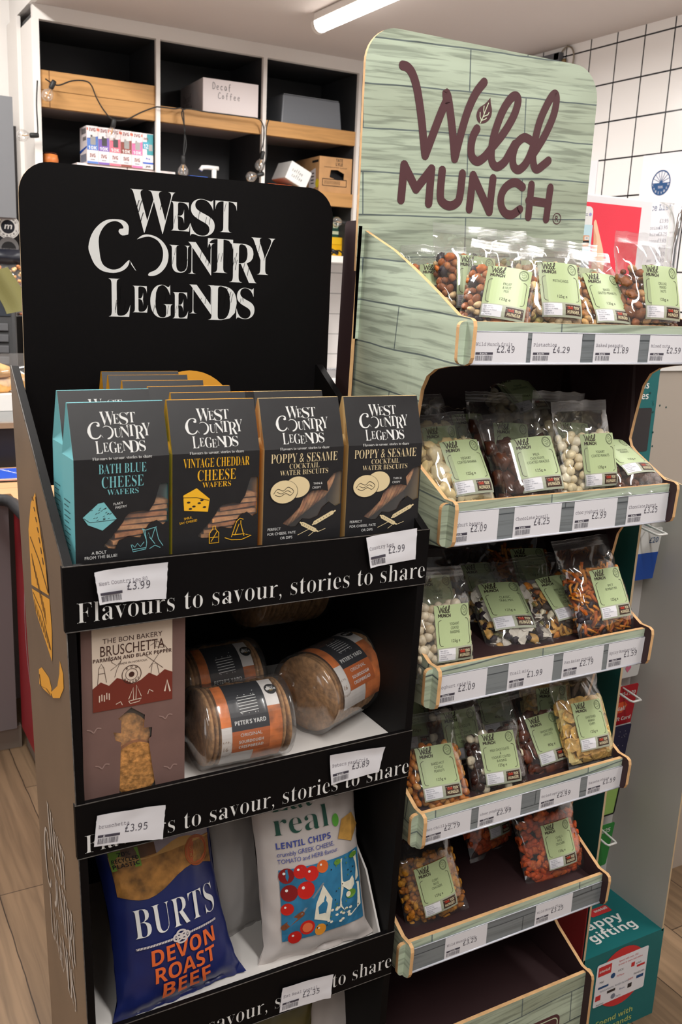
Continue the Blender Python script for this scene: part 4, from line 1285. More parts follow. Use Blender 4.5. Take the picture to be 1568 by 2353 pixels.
        A.stroke(smooth_path([(UVX(u), UVY(v)) for u, v in ((.12, .335), (.17, .37), (.24, .355), (.3, .38), (.37, .35), (.33, .32), (.27, .335), (.2, .315), (.14, .33))], 4), .0007, dk, 4, caps=False)
        A.stroke(smooth_path([(UVX(u), UVY(v)) for u, v in ((.16, .35), (.22, .335), (.29, .355), (.34, .34))], 4), .0006, dk, 4, caps=False)
        A.text('THIN &', UVX(.62), UVY(.385), .0027, INK, reg); A.text('CRISPY', UVX(.61), UVY(.355), .0027, INK, reg)
        A.text('PERFECT', UVX(.06), UVY(.07), .0032, INK, reg); A.text('FOR CHEESE, PATE', UVX(.06), UVY(.035), .0032, INK, reg); A.text('OR DIPS', UVX(.22), UVY(.0), .0032, INK, reg)
        for (u0, v0, u1, v1) in ((.5, .1, .66, .045), (.66, .1, .88, .165)):
            A.stroke([(UVX(u0), UVY(v0)), (UVX(u1), UVY(v1))], .0052, ink, 1); A.stroke([(UVX(u0 - .03), UVY(v0 + (.012 if v1 < v0 else -.012))), (UVX(u1 + .04), UVY(v1 - (.012 if v1 < v0 else -.012)))], .0020, ink, 1)
            for i in range(6):
                f = i / 6; A.disc(UVX(u0 + (u1 - u0) * f), UVY(v0 + (v1 - v0) * f), .0006, dk, 2, n=6)
        for pts in (((.44, .02), (.6, .06)), ((.7, .03), (.8, .05)), ((.58, .005), (.64, .03))): A.stroke([(UVX(u), UVY(v)) for u, v in pts], .0007, ink, 1, caps=False)
    # small print on the left side
    SA = Art(b, lambda u, v: (Vector((-CW / 2, CDEP - u, v)), Vector((-1, 0, 0))), .0003)
    for i in range(14):
        SA.rect(.006, .012 + i * .0062, .030 if i % 3 else .024, .0132 + i * .0062, M('side_print_' + kind, [v * .45 for v in side_rgb], .6), 1)
    b.build('carton', t)
    b = MB(); b.add([(x, .0015, y) for x, y in hole], [tuple(range(len(hole)))], FILMW); b.build('window', t)
    b = MB()
    rnd = random.Random(len(label))
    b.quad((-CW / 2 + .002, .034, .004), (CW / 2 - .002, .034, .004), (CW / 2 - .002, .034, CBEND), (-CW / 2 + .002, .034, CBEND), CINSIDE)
    if kind == 'poppy':
        for i in range(11):
            x = -.032 + i * .0074; z = .046 + .0050 * i
            mt = Matrix.Translation((x, .017, z)) @ Matrix.Rotation(R(24), 4, 'Y') @ Matrix.Rotation(R(90), 4, 'Y') @ Matrix.Diagonal((1, .5, 1, 1))
            b.lathe([(.0005, -.0018), (.023, -.0022), (.0255, 0), (.023, .0022), (.0005, .0018)], WAFER2 if i % 3 == 2 else WAFER, 16, mt)
    else:
        for i in range(9):
            z = .034 + i * .0068; xs = .006 + .0034 * i
            w_ = .026 - (.0012 * max(0, i - 4) * 2)
            mt = Matrix.Translation((xs + .004, .017, z)) @ Matrix.Rotation(R(rnd.uniform(-4, 4) - 3), 4, 'Y') @ Matrix.Rotation(R(rnd.uniform(-8, 8)), 4, 'Z')
            vs = [mt @ Vector((w_ * 1.15 * cx_, .012 * cy_, .0027 * cz_)) for cx_, cy_, cz_ in ((-1, -1, -.8), (1, -1, -.8), (1, 1, -.8), (-1, 1, -.8), (-1, -1, .8), (1, -1, .8), (1, 1, .8), (-1, 1, .8))]
            b.add(vs, [(0, 3, 2, 1), (4, 5, 6, 7), (0, 1, 5, 4), (1, 2, 6, 5), (2, 3, 7, 6), (3, 0, 4, 7)], WAFER if i % 3 else WAFER2)
    o = b.build('wafers', t, bevel=0); o['kind'] = 'stuff'
    return t


SHZ = LIPS[0][1] - .0305
c_blue = make_carton((120, 200, 208), ('BATH BLUE', 'CHEESE', 'WAFERS'), (122, 190, 196), 'blue', 'black biscuit carton with pale blue lettering and sides, front row')
c_ched = make_carton((238, 166, 40), ('VINTAGE CHEDDAR', 'CHEESE', 'WAFERS'), (244, 184, 40), 'cheddar', 'black biscuit carton with yellow lettering and a cheese wedge, front row')
c_pop = make_carton((212, 182, 128), None, (228, 208, 164), 'poppy', 'black biscuit carton with cream lettering, beside the yellow-lettered carton')


def place_carton(o, pxl, pxr, pyb, y, z=SHZ, rz=0):
    a = at(pxl, pyb, 1, y); c = at(pxr, pyb, 1, y)
    o.location = ((a.x + c.x) / 2, y, z); o.rotation_euler = (0, 0, rz)
    return o


place_carton(c_blue, 172, 390, 1240, 1.022, SHZ, R(2)); place_carton(c_ched, 389, 599, 1220, 1.026); place_carton(c_pop, 597, 789, 1200, 1.024)
c2 = copy_tree(c_pop); c2['label'] = 'black biscuit carton with cream lettering at the right end of the front row'; place_carton(c2, 787, 967, 1180, 1.022, SHZ, R(-2))
for lab, src, dx, y, dz in (('second pale blue sided carton right behind the front blue one', c_blue, .004, 1.085, .006), ('orange-sided carton just behind the yellow-lettered front carton', c_ched, .022, 1.075, .002), ('orange-sided carton third from the front in the yellow-lettered row', c_ched, .010, 1.125, .004), ('orange-sided carton fourth from the front in the yellow-lettered row', c_ched, -.008, 1.175, .006), ('orange-sided carton next to last in the yellow-lettered row', c_ched, -.012, 1.225, .008), ('orange-sided carton standing rearmost against the black board', c_ched, -.008, 1.272, .008), ('plain topped carton behind the middle cream-lettered carton', c_pop, .004, 1.075, .002)):
    c = copy_tree(src); c['label'] = lab
    c.location = (src.location.x + dx, y, SHZ + dz)

# ------------------------------------------------------------------ bruschetta carton on the middle shelf
MAUVE = M('mauve_card', (120, 93, 87), .5, var=.04, vscale=20)
CREAMP = M('cream_label', (226, 208, 190), .5)
RUST = M('rust_ink', (118, 50, 38), .5)
BROWNI = M('brown_ink', (70, 42, 34), .55)
BREAD = M('toasted_bread', (204, 146, 84), .75, var=.24, vscale=170, bump=.6, bscale=220)
SH2 = LIPS[1][1] - .0205
bz = thing('bruschetta_carton', 'mauve bruschetta carton with a lighthouse-shaped window', 'biscuit carton', (0, 0, 0))
a = at(193, 1830, 1, 1.02); c = at(424, 1795, 1, 1.02)
BW = c.x - a.x; BH = .285
bz.location = ((a.x + c.x) / 2, 1.02, SH2)
b = MB()
tw = lambda x, y: (lambda q: (q.x - bz.location.x, q.z - SH2))(at(100 + x * .5485, 1450 + y * .5485, 1, 1.02))
hole = [tw(*q) for q in ((318, 690), (322, 560), (325, 465), (303, 460), (293, 425), (325, 428), (326, 375), (313, 368), (368, 320), (425, 350), (420, 405), (455, 402), (452, 440), (440, 452), (455, 560), (470, 648))]
hole = [(x, max(z, .006)) for x, z in hole]
tri, pts = fill_holes([(-BW / 2, 0), (BW / 2, 0), (BW / 2, .245), (-BW / 2, .245)], [hole])
b.add([(x, 0, z) for x, z in pts], tri, MAUVE)
b.add([(-BW / 2, 0, .245), (BW / 2, 0, .245), (BW / 2, .02, BH), (-BW / 2, .02, BH), (-BW / 2, .055, 0), (BW / 2, .055, 0), (BW / 2, .055, .245), (-BW / 2, .055, .245), (-BW / 2, 0, 0), (BW / 2, 0, 0), (BW / 2, .03, BH), (-BW / 2, .03, BH)],
      [(0, 1, 2, 3), (5, 4, 7, 6), (6, 7, 11, 10), (3, 2, 10, 11), (8, 4, 5, 9), (8, 0, 7, 4), (9, 5, 6, 1), (0, 3, 11, 7), (1, 6, 10, 2)], MAUVE)
fn = lambda u, v: (Vector((u, 0, v)), Vector((0, -1, 0)))
A = Art(b, fn, .0005)
l0 = tw(195, 340); l1 = tw(522, 10)
xl, xr, zb_, zt = -BW * .40, BW * .37, tw(360, 315)[1], .243
A.rect(xl, zb_, xr, zt, CREAMP, 0)
lw, lh = xr - xl, zt - zb_
hill = [(0, 0), (1, 0), (1, .30), (.9, .34), (.8, .28), (.7, .33), (.6, .27), (.5, .24), (.4, .29), (.3, .33), (.2, .26), (.1, .31), (0, .25)]
A.poly([(xl + lw * u, zb_ + lh * v) for u, v in hill], RUST, 1)
TX = lambda t, u, v, h, w_, f=reg, mt=BROWNI: A.text(t, xl + lw * u, zb_ + lh * v, h, mt, f, w=lw * w_, align='c', L=2)
vT = lambda y: (tw(360, y)[1] - zb_) / lh
TX('THE BON BAKERY', .5, vT(38), .006, .74, reg); TX('BRUSCHETTA', .5, vT(90), .0125, .8, reg); TX('PARMESAN AND BLACK PEPPER', .5, vT(112), .0045, .98, sanb); TX('MADE IN NORFOLK', .5, vT(134), .0024, .36, reg)
ccx, ccz = xl + lw * .48, tw(350, 183)[1]
A.ring(ccx, ccz, .012, .0009, BROWNI, 2); A.ring(ccx, ccz, .0075, .0006, BROWNI, 2); A.disc(ccx, ccz, .0035, BROWNI, 2, n=10)
for t, a0, sg in (('BON', 125, -1), ('BAKERY', 215, 1)):
    for i, ch in enumerate(t):
        aa = R(a0 + sg * i * (70 if t == 'BON' else 110) / (len(t) - 1)); A.text(ch, ccx + .0098 * math.cos(aa), ccz + .0098 * math.sin(aa) - .0012, .0026, BROWNI, sanb, align='c', L=3)
LS = lambda pts, w_=.0006, mt=BROWNI: A.stroke([(xl + lw * u, zb_ + lh * v) for u, v in pts], w_, mt, 2, caps=False)
LS(((.06, .28), (.08, .46), (.14, .46), (.17, .3))); LS(((.07, .4), (.15, .4))); LS(((.08, .46), (.11, .5), (.14, .46)))        # lighthouse
LS(((.2, .58), (.24, .5), (.3, .46), (.22, .42))); LS(((.3, .46), (.36, .52), (.3, .42), (.27, .34)))                          # wader
LS(((.72, .3), (.74, .42), (.8, .42), (.83, .3))); LS(((.66, .52), (.88, .36))); LS(((.7, .38), (.85, .55)))                      # mill
LS(((.72, .62), (.8, .66), (.9, .6), (.95, .54))); LS(((.8, .66), (.78, .6), (.88, .58)))                                      # gull
for u, v in ((.08, .1), (.11, .11), (.14, .10), (.17, .12), (.2, .11)): LS(((u, v), (u, v + .07)), .0012, CREAMP)
LS(((.44, .06), (.6, .07), (.57, .04), (.46, .03), (.44, .06)), .0009, CREAMP); LS(((.5, .07), (.5, .2), (.44, .08)), .0009, CREAMP); LS(((.53, .07), (.54, .22), (.6, .09)), .0009, CREAMP); LS(((.9, .1), (.93, .22), (.97, .09)), .002, CREAMP); LS(((.68, .1), (.7, .15), (.75, .12)), .0009, CREAMP); LS(((.28, .05), (.34, .07), (.36, .03)), .0009, CREAMP)
MA = Art(b, fn, .0004)
for x, y in ((210, 420), (510, 360), (530, 570), (245, 570)):
    c0 = tw(x, y); MA.stroke(smooth_path([(c0[0] - .008, c0[1] + .003), (c0[0] - .003, c0[1] + .001), (c0[0], c0[1] - .002), (c0[0] + .004, c0[1] + .003), (c0[0] + .009, c0[1] + .002)], 4), .0014, M('mauve_bird', (160, 132, 124), .5), 1, caps=False)
b.build('carton', bz)
b = MB()
cx0 = sum(q[0] for q in hole) / len(hole)
for i, (dx, z0, z1, w_, y_) in enumerate(((.004, .004, .075, .031, .0065), (-.004, .03, .112, .027, .013))):
    pts = [(dx + cx0 + w_ * math.cos(a_) * (1 + .06 * math.sin(3 * a_)), (z0 + z1) / 2 + (z1 - z0) / 2 * math.sin(a_)) for a_ in [2 * PI * j / 26 for j in range(26)]]
    b.prism(pts, lambda x, z, s, y_=y_: Vector((x, y_ - .005 + .009 * s, z)), BREAD, M('bread_crust', (150, 92, 44), .7))
o = b.build('bread_slices', bz)
b = MB(); b.add([(x, .0015, z) for x, z in hole], [tuple(range(len(hole)))], FILMW); b.build('window', bz)
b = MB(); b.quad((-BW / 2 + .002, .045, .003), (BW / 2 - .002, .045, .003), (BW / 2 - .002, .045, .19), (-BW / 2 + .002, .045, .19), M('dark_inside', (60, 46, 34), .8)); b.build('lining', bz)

# ------------------------------------------------------------------ crispbread packs
CRISP = M('crispbread', (166, 124, 82), .8, var=.2, vscale=120, bump=.6, bscale=260)
CRISPE = M('crispbread_rim', (196, 152, 104), .8, var=.25, vscale=160)
CRISPD = M('crispbread_face', (158, 116, 76), .85, var=.22, vscale=60, bump=.7, bscale=200)
FILMC = film('pack_film', gloss=.06, rough=.12, haze=.04)
ORANGE = M('orange_wrap', (196, 98, 34), .42)
NAVYW = M('dark_wrap', (30, 32, 40), .42)
TOAST = M('toast_print', (196, 108, 50), .45, var=.3, vscale=42)
WRAPW = M('white_wrap', (232, 226, 222), .42)
PR, PL = .052, .118


def make_pack(label, off=.52):
    t = thing('crispbread_pack', label, 'crispbread pack', (0, 0, 0), None, 'crispbread packs on the middle shelf')
    me = None; rnd = random.Random(5)
    for i in range(16):
        if me is None:
            b = MB(); b.lathe([(.0005, -.0024), (PR - .003, -.0024), (PR - .0012, -.0009), (PR - .0012, .0009), (PR - .003, .0024), (.0005, .0024)], CRISP, 30, Matrix.Rotation(R(90), 4, 'Y'))
            o = b.build('crispbread', t); me = o.data
        else:
            o = bpy.data.objects.new('crispbread', me); COL.objects.link(o); o.parent = t
        o.location = (-PL / 2 + .005 + i * .0072, rnd.uniform(-.001, .001), PR + .001 + rnd.uniform(-.001, .001)); o.rotation_euler = (rnd.uniform(0, 6), R(rnd.uniform(-2, 2)), R(rnd.uniform(-3, 3)))
    # printed band round the front and top; a = angle from straight down-front up over the top
    fn = lambda u, a_: (Vector((u, -(PR + .0012) * math.sin(a_), PR + .001 - (PR + .0012) * math.cos(a_))), Vector((0, -math.sin(a_), -math.cos(a_))))
    b = MB(); A = Art(b, lambda u, v: fn(u, v / PR + off), .0002)
    v0, v1 = PR * .42, PR * 2.75
    hw = PL / 2 - .017
    A.rect(-hw, v0, hw, v1, WRAPW, 0, 1, 24)
    A.rect(-hw, PR * 1.55, -.028, v1, TOAST, 1, 1, 10); A.rect(.024, v0, hw, PR * 1.9, TOAST, 1, 1, 10); A.rect(.002, v0, .026, PR * .95, TOAST, 1, 1, 6)
    A.rect(-.028, PR * 1.42, .024, v1, NAVYW, 2, 1, 12); A.rect(-.028, PR * .86, .024, PR * 1.42, ORANGE, 2, 1, 6)
    A.text("PETER'S YARD", -.002, PR * 1.56, .0052, INK, sanb, w=.043, align='c', L=3)
    for i in range(6): A.stroke([(-.014, PR * (1.85 + i * .075)), (.012, PR * (1.87 + i * .075))], .0009, INK, 3, caps=False)
    for x in (-.011, -.002, .007, .0105): A.stroke([(x, PR * 1.8), (x, PR * 2.3)], .0009, INK, 3, caps=False)
    A.stroke([(-.013, PR * 1.82), (.011, PR * 2.4)], .0009, INK, 3, caps=False)
    A.text('ORIGINAL', -.002, PR * 1.27, .0042, INK, reg, w=.030, align='c', L=3); A.text('SOURDOUGH', -.002, PR * 1.1, .0040, INK, sanb, w=.034, align='c', L=3); A.text('CRISPBREAD', -.002, PR * .96, .0040, INK, sanb, w=.034, align='c', L=3)
    gb = M('grey_brown_ink', (160, 136, 120), .5)
    A.text('16', -.0365, PR * .95, .0055, gb, reg, align='c', L=3)
    for i, ch in enumerate('ALL-BAKED SOURDOUGH '):
        aa = 2 * PI * i / 20; A.text(ch, -.0365 + .0105 * math.cos(aa), PR * 1.0 + .0105 * math.sin(aa) - .001, .0024, gb, reg, align='c', L=3)
    A.disc(.036, PR * 2.35, .0085, BINK, 2); A.text('Great', .036, PR * 2.39, .0026, INK, reg, align='c', L=3); A.text('taste', .036, PR * 2.31, .004, INK, sanb, align='c', L=3); A.text('**', .036, PR * 2.24, .004, M('gold_ink', (200, 160, 70), .5), reg, align='c', L=3)
    b.build('printed_band', t)
    b = MB()

    def film_fn(u, v):      # tube of film, pinched to a flat seam at each end
        a_ = 2 * PI * v; s_ = abs(u - .5) * 2
        pin = 1 if s_ < .80 else max(0.0, 1 - (s_ - .80) / .17)
        rr = (PR + .0026) * (pin ** .5 if pin > 0 else 0)
        wob = .0014 * noise.noise(Vector((u * 26, math.cos(a_) * 2, math.sin(a_) * 2)))
        x = (u - .5) * (PL + .034)
        y = -(rr + wob) * math.sin(a_); z = PR + .001 - (rr + wob) * math.cos(a_)
        if pin < .999:
            fl = (1 - pin); z = z * (1 - fl) + fl * (PR * .9 + (0.5 - abs(v - .5)) * .07 - .01); 
        return Vector((x, y, max(z, .0004)))
    b.grid(film_fn, 30, 32, FILMC); b.build('film', t)
    return t


pk = make_pack('crispbread pack lying nearest the front lip, its orange panel fully in view')
p = at(548, 1745, 2, SH2); pk.location = (at(545, 1660, 1, 1.07).x, 1.074, SH2); pk.rotation_euler = (R(8), 0, R(-2))
pk2 = make_pack('crispbread pack at the right with its round end face in view', .74)
pk2.location = (at(795, 1620, 1, 1.085).x, 1.105, SH2 + .006); pk2.rotation_euler = (R(-10), R(-3), R(22)); pk2.scale = (1.08,) * 3
pk3 = copy_tree(pk); pk3['label'] = 'crispbread pack in the shadow behind the front one'
pk3.location = (at(490, 1560, 1, 1.21).x, 1.215, SH2); pk3.rotation_euler = (R(12), 0, R(2))
pk4 = copy_tree(pk2); pk4['label'] = 'crispbread pack lying across the back of the others, highest of the pile'
pk4.location = (at(650, 1440, 1, 1.24).x, 1.245, SH2 + .105); pk4.rotation_euler = (R(-20), R(6), R(12))

# ------------------------------------------------------------------ crisp bags on the lower shelf
SH3 = LIPS[2][1] - .0205
NAVYB = M('navy_foil', (26, 36, 92), .3, .55, bump=.12, bscale=60)
GREYB = M('grey_foil', (196, 188, 184), .38, .5, bump=.12, bscale=60)


def pillow(w, h, t, seed, crease=1.0, pinch=.1):
    """front surface of a filled bag: u across, v up (metres); returns point and normal functions"""
    def srf(x, z, side):
        u = min(1, abs(x) / (w / 2)); v = min(1, max(0, z / h))
        body = (max(0, 1 - u ** 2.2)) ** .6 * (math.sin(PI * min(1, max(0, (v - .03) / .94)))) ** .42
        nar = 1 - pinch * math.sin(PI * v) ** 1.5
        edge = 1 - min(1, body * 1.4)
        wr = crease * (.0045 * noise.noise(Vector((x * 26, z * 15, seed))) + .003 * noise.noise(Vector((x * 60, z * 36, seed + 3)))) * (.35 + edge * 1.3)
        y = t / 2 * body + wr
        flare = .012 * max(0, 1 - v * 10) * (1 if x > 0 else -1) * u
        return Vector((x * nar + flare, -y if side == 0 else y, z + (.004 * noise.noise(Vector((x * 30, seed, 0))) if v < .02 or v > .98 else 0)))
    def fn(x, y):
        p = srf(x, y, 0); e = .003
        n = (srf(x + e, y, 0) - p).cross(srf(x, y + e, 0) - p).normalized()
        if n.y > 0: n = -n
        return p, n
    return srf, fn


def make_bag(name, label, w, h, t, seed, mat, pinch=.1):
    th = thing(name, label, 'crisp bag')
    srf, fn = pillow(w, h, t, seed, pinch=pinch)
    b = MB()
    for side in (0, 1):
        b.grid(lambda u, v: srf((u - .5) * w, v * h, side), 44, 56, mat)
    return th, b, fn


BW_, BH_ = .186, .300
t, b, fn = make_bag('crisp_bag', 'navy blue beef crisp bag with orange flavour lettering', BW_, BH_, .085, 2, NAVYB)
A = Art(b, fn, .0016, .0003)
E_ = .010
def bpoly(pts, mat, L):
    q, f = split_tris(pts, [tuple(range(len(pts)))] if len(pts) == 3 else [(0, i, i + 1) for i in range(1, len(pts) - 1)], .012)
    b.add([A.pt(x, y, L) for x, y in q], f, mat)
hill = M('hill_print', (140, 98, 48), .45, var=.3, vscale=60); sky_ = M('sky_print', (150, 140, 150), .4); dark_ = M('dusk_print', (92, 62, 40), .45, var=.2, vscale=30)
for i in range(12):
    x0 = -.079 + i * .01317; x1 = x0 + .0133
    hz = lambda x: .176 + .012 * math.sin(x * 40) + .016 * (x + .1)
    bpoly([(x0, hz(x0)), (x1, hz(x1)), (x1, .222), (x0, .222)], hill, 0); bpoly([(x0, .222), (x1, .222), (x1, .29), (x0, .29)], sky_ if i > 4 else dark_, 0)
    bpoly([(x0, .219), (x1, .219), (x1, .226 + .006 * math.sin(x1 * 60)), (x0, .226 + .006 * math.sin(x0 * 60))], M('straw_print', (190, 146, 84), .5), 1)
A.text('BURTS', .002, .114, .040, INK, ser, w=.134, align='c', L=2, maxe=E_)
rope = [(-.066 + .132 * i / 30, .100) for i in range(31)]
A.stroke(rope, .0030, M('rope_print', (206, 198, 196), .6), 1, caps=False)
for i in range(30): A.stroke([(-.066 + .0044 * i, .0986), (-.064 + .0044 * i, .1014)], .0007, NAVYB, 2, caps=False)
for dx, dz in ((-.006, .0), (.006, 0), (0, .004), (0, -.004)): A.ring(.002 + dx, .100 + dz, .0085, .0026, M('rope_print'), 3, ry=.006)
DEV = M('devon_orange', (224, 104, 50), .5)
for txt, y, w_ in (('DEVON', .071, .104), ('ROAST', .044, .096), ('BEEF', .018, .074)): A.text(txt, .006, y, .0225, DEV, sanb, w=w_, align='c', L=2, maxe=E_)
A.disc(.052, .206, .021, M('batch_orange', (170, 82, 40), .5), 3); A.ring(.052, .206, .019, .0008, hill, 4); A.text('SMALL', .052, .208, .006, hill, reg, align='c', L=4); A.text('BATCH', .052, .199, .006, hill, reg, align='c', L=4)
A.poly(rrect(-.078, .212, -.038, .238, .001), M('lime_ink', (110, 150, 40), .5), 3)
for txt, y in (('70%', .230), ('RECYCLED', .222), ('PLASTIC', .215)): A.text(txt, -.058, y, .0055, BINK, sanb, align='c', w=.036 if txt != '70%' else .018, L=4)
A.text('MADE WITH BEEF FROM', .012, .252, .0042, BINK, sanb, align='c', w=.066, L=3, maxe=E_); A.text('THE EVERSFIELD ORGANIC FARM', .012, .245, .0042, BINK, sanb, align='c', w=.092, L=3, maxe=E_)
b.build('bag', t)
t.location = (at(418, 2290, 1, 1.03).x, 1.034, SH3 + .0); t.rotation_euler = (R(-20), R(-2), R(5)); t.scale = (.93,) * 3
burts = t

t, b, fn = make_bag('crisp_bag', 'pale grey lentil chip bag with a photo of tomatoes and white cheese', .162, .27, .075, 9, GREYB, pinch=.03)
A = Art(b, fn, .0016, .0003)
DGREEN = M('deep_green_ink', (22, 74, 60), .5); INDIGO = M('indigo_ink', (62, 74, 150), .5)
A.text('Eat', -.058, .222, .030, DGREEN, ser, w=.062, L=1, maxe=E_); A.text('real', -.058, .190, .030, DGREEN, ser, w=.082, L=1, maxe=E_)
A.disc(.035, .194, .006, M('fresh_green', (90, 166, 60), .5), 1, ry=.009)
A.text('LENTIL CHIPS', -.058, .172, .0085, INDIGO, sanb, w=.082, L=1, maxe=E_); A.text('crumbly GREEK CHEESE,', -.058, .161, .0062, INDIGO, reg, w=.086, L=1, maxe=E_); A.text('TOMATO and HERB flavour.', -.058, .151, .0062, INDIGO, reg, w=.092, L=1, maxe=E_)
BLUEP = M('blue_table_print', (44, 112, 150), .45, var=.12, vscale=40)
A.rect(-.058, .036, .072, .142, BLUEP, 0, 12, 10)
TOM = M('tomato_print', (196, 36, 30), .35); TOM2 = M('tomato_dark_print', (130, 24, 26), .4); FETA = M('feta_print', (226, 222, 204), .6, var=.05, vscale=80); HERB = M('herb_print', (96, 140, 50), .5)
for x, z, r_, mt in ((-.048, .133, .011, TOM2), (-.028, .136, .010, TOM), (-.012, .13, .011, TOM), (-.046, .108, .012, TOM2), (-.022, .108, .013, TOM), (-.05, .085, .009, TOM), (-.022, .052, .011, TOM), (-.04, .04, .010, TOM), (-.002, .043, .009, M('yellow_tomato_print', (226, 150, 50), .4)), (.006, .136, .009, M('pepper_print', (206, 96, 40), .4))):
    A.disc(x, z, r_, mt, 1, n=18); A.disc(x - r_ * .3, z + r_ * .35, r_ * .18, INK, 2, n=8)
A.disc(-.022, .052, .0075, M('tomato_flesh_print', (222, 110, 70), .4), 2, n=14)
for pts in (((.004, .11), (.018, .085), (.012, .052), (-.012, .062), (-.008, .085)), ((.036, .138), (.066, .14), (.068, .10), (.05, .085), (.034, .10)), ((.034, .10), (.068, .092), (.068, .058), (.048, .048), (.03, .07))): A.poly(pts, FETA, 2)
rnd = random.Random(2)
for i in range(26): A.disc(rnd.uniform(-.01, .066), rnd.uniform(.045, .138), .0011, HERB if i % 2 else BINK, 3, n=6)
for i in range(16): A.poly(circ(rnd.uniform(0, .05), rnd.uniform(.044, .07), .003, .0022, 5), FETA, 2)
A.disc(.05, .082, .009, HERB, 4, ry=.006); A.disc(.045, .083, .004, FETA, 5); A.disc(.06, .136, .008, HERB, 3, ry=.004); A.disc(.03, .136, .006, HERB, 3, ry=.004)
A.stroke([(-.055, .058), (-.03, .075)], .008, M('wood_print', (126, 72, 44), .5), 3); A.stroke([(-.03, .075), (.004, .112)], .003, M('blade_print', (120, 130, 140), .3), 3)
A.poly([(.035, .168), (.06, .156), (.078, .172), (.066, .196), (.046, .192)], M('chip_print', (190, 144, 72), .55, var=.15, vscale=60), 3)
A.disc(.045, .245, .020, DGREEN, 2); A.ring(.045, .245, .018, .0008, INK, 3); A.text('GLUTEN FREE', .045, .243, .004, INK, reg, align='c', w=.03, L=3)
b.build('bag', t)
p = at(725, 2178, 2, SH3)
t.location = (p.x, p.y - .005, SH3); t.rotation_euler = (R(-14), R(-2), R(-4))
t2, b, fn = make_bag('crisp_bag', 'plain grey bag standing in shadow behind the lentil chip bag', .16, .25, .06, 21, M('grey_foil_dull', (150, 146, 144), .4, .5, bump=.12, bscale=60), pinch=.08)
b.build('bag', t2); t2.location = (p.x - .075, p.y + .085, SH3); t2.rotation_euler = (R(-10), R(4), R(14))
# bottom shelf: tops of two bags just in view
SH4 = LIPS[3][1] - .0205
t3, b, fn = make_bag('crisp_bag', 'grey topped bag on the lowest shelf, cut off by the picture', .17, .235, .06, 33, GREYB); b.build('bag', t3)
p = at(760, 2330, 1, 1.10); t3.location = (p.x, 1.10, SH4); t3.rotation_euler = (R(-10), 0, R(6))
t4, b, fn = make_bag('crisp_bag', 'olive topped bag beside the grey one on the lowest shelf', .13, .215, .06, 35, M('olive_foil', (96, 88, 50), .35, .5, bump=.12, bscale=60)); b.build('bag', t4)
p = at(655, 2345, 1, 1.06); t4.location = (p.x - .01, 1.06, SH4); t4.rotation_euler = (R(-8), 0, R(-6))

# ------------------------------------------------------------------ price tickets
TINK = M('thermal_ink', (70, 66, 78), .6)


def ticket_art(A, name, price, w, h):
    A.text(name, w * .04, h * .56, h * .105, M('faint_thermal_ink', (132, 126, 136), .6), mono, w=min(w * .68, w * .045 * len(name)), L=1)
    A.text(price, w * .43, h * .34, h * .20, TINK, mono, w=w * .33, L=1)
    A.rect(w * .04, h * .27, w * .36, h * .35, TINK, 1); A.text('Each', w * .12, h * .28, h * .055, PAPER, sanb, w=w * .13, L=2)
    rnd = random.Random(len(name)); x = w * .045
    while x < w * .35:
        q = rnd.choice((.5, 1, 1.6)) * w * .006; A.rect(x, h * .07, x + q, h * .24, TINK, 1); x += q + rnd.choice((.6, 1, 1.4)) * w * .008


def stand_ticket(label, corners, name, price, curl, seed):
    """loose paper ticket stuck on a black lip; corners TL TR BR BL in the picture, on the lip's plane"""
    y = FY - .0022
    tl, tr, br, bl = [at(x, yy, 1, y) for x, yy in corners]
    c0 = (tl + tr + br + bl) / 4
    w = ((tr - tl).length + (br - bl).length) / 2; h = ((tl - bl).length + (tr - br).length) / 2
    def fn(x, z):
        u, v = x / w, z / h
        p_ = bl * (1 - u) * (1 - v) + br * u * (1 - v) + tl * (1 - u) * v + tr * u * v - c0
        cu = curl[0] * max(0, (.3 - u)) ** 2 * 9 + curl[1] * max(0, u - .7) ** 2 * 9 + curl[2] * max(0, v - .7) ** 2 * 9
        return p_ + Vector((0, -.0007 - cu - .0007 * (1 + noise.noise(Vector((u * 3, v * 3, seed)))), 0)), Vector((0, -1, 0))
    b = MB(); A = Art(b, fn, 0, .00025)
    rag = lambda i, n: .012 * noise.noise(Vector((i * .9, seed, 2)))
    b.grid(lambda u, v: fn(w * (u + rag(v * 9, 0) * (1 if u in (0, 1) else 0)), h * (v + rag(u * 11, 1) * (1 if v in (0, 1) else 0)))[0], 20, 10, PAPER)
    b.grid(lambda u, v: fn(w * u, h * v)[0] + Vector((0, .0003, 0)), 20, 10, PAPER)
    ticket_art(A, name, price, w, h)
    o = tag(b.build('price_ticket'), label, 'price ticket', 'paper price tickets on the black stand'); o.location = c0
    return o


stand_ticket('curled paper price ticket reading 3.99 on the top black lip', ((213, 1312), (384, 1290), (380, 1374), (226, 1387)), 'West Country Leg 80', '£3.99', (.006, .002, .001), 1)
stand_ticket('folded paper price ticket reading 2.99 at the right of the top lip', ((838, 1234), (957, 1213), (953, 1284), (848, 1304)), 'Country Leg', '£2.99', (.004, .001, 0), 2)
stand_ticket('paper price ticket reading 3.95 on the middle black lip', ((222, 1872), (378, 1846), (372, 1925), (215, 1944)), 'bruschetta', '£3.95', (.001, .003, .001), 3)
stand_ticket('torn paper price ticket reading 3.89 on the middle black lip', ((756, 1733), (882, 1713), (868, 1772), (760, 1803)), 'Peters yard Cris', '£3.89', (.001, .002, .002), 4)
stand_ticket('paper price ticket reading 2.35 on the lowest visible black lip', ((648, 2268), (764, 2235), (758, 2290), (641, 2325)), 'Eat Real Lentil', '£2.35', (.001, .002, .001), 5)

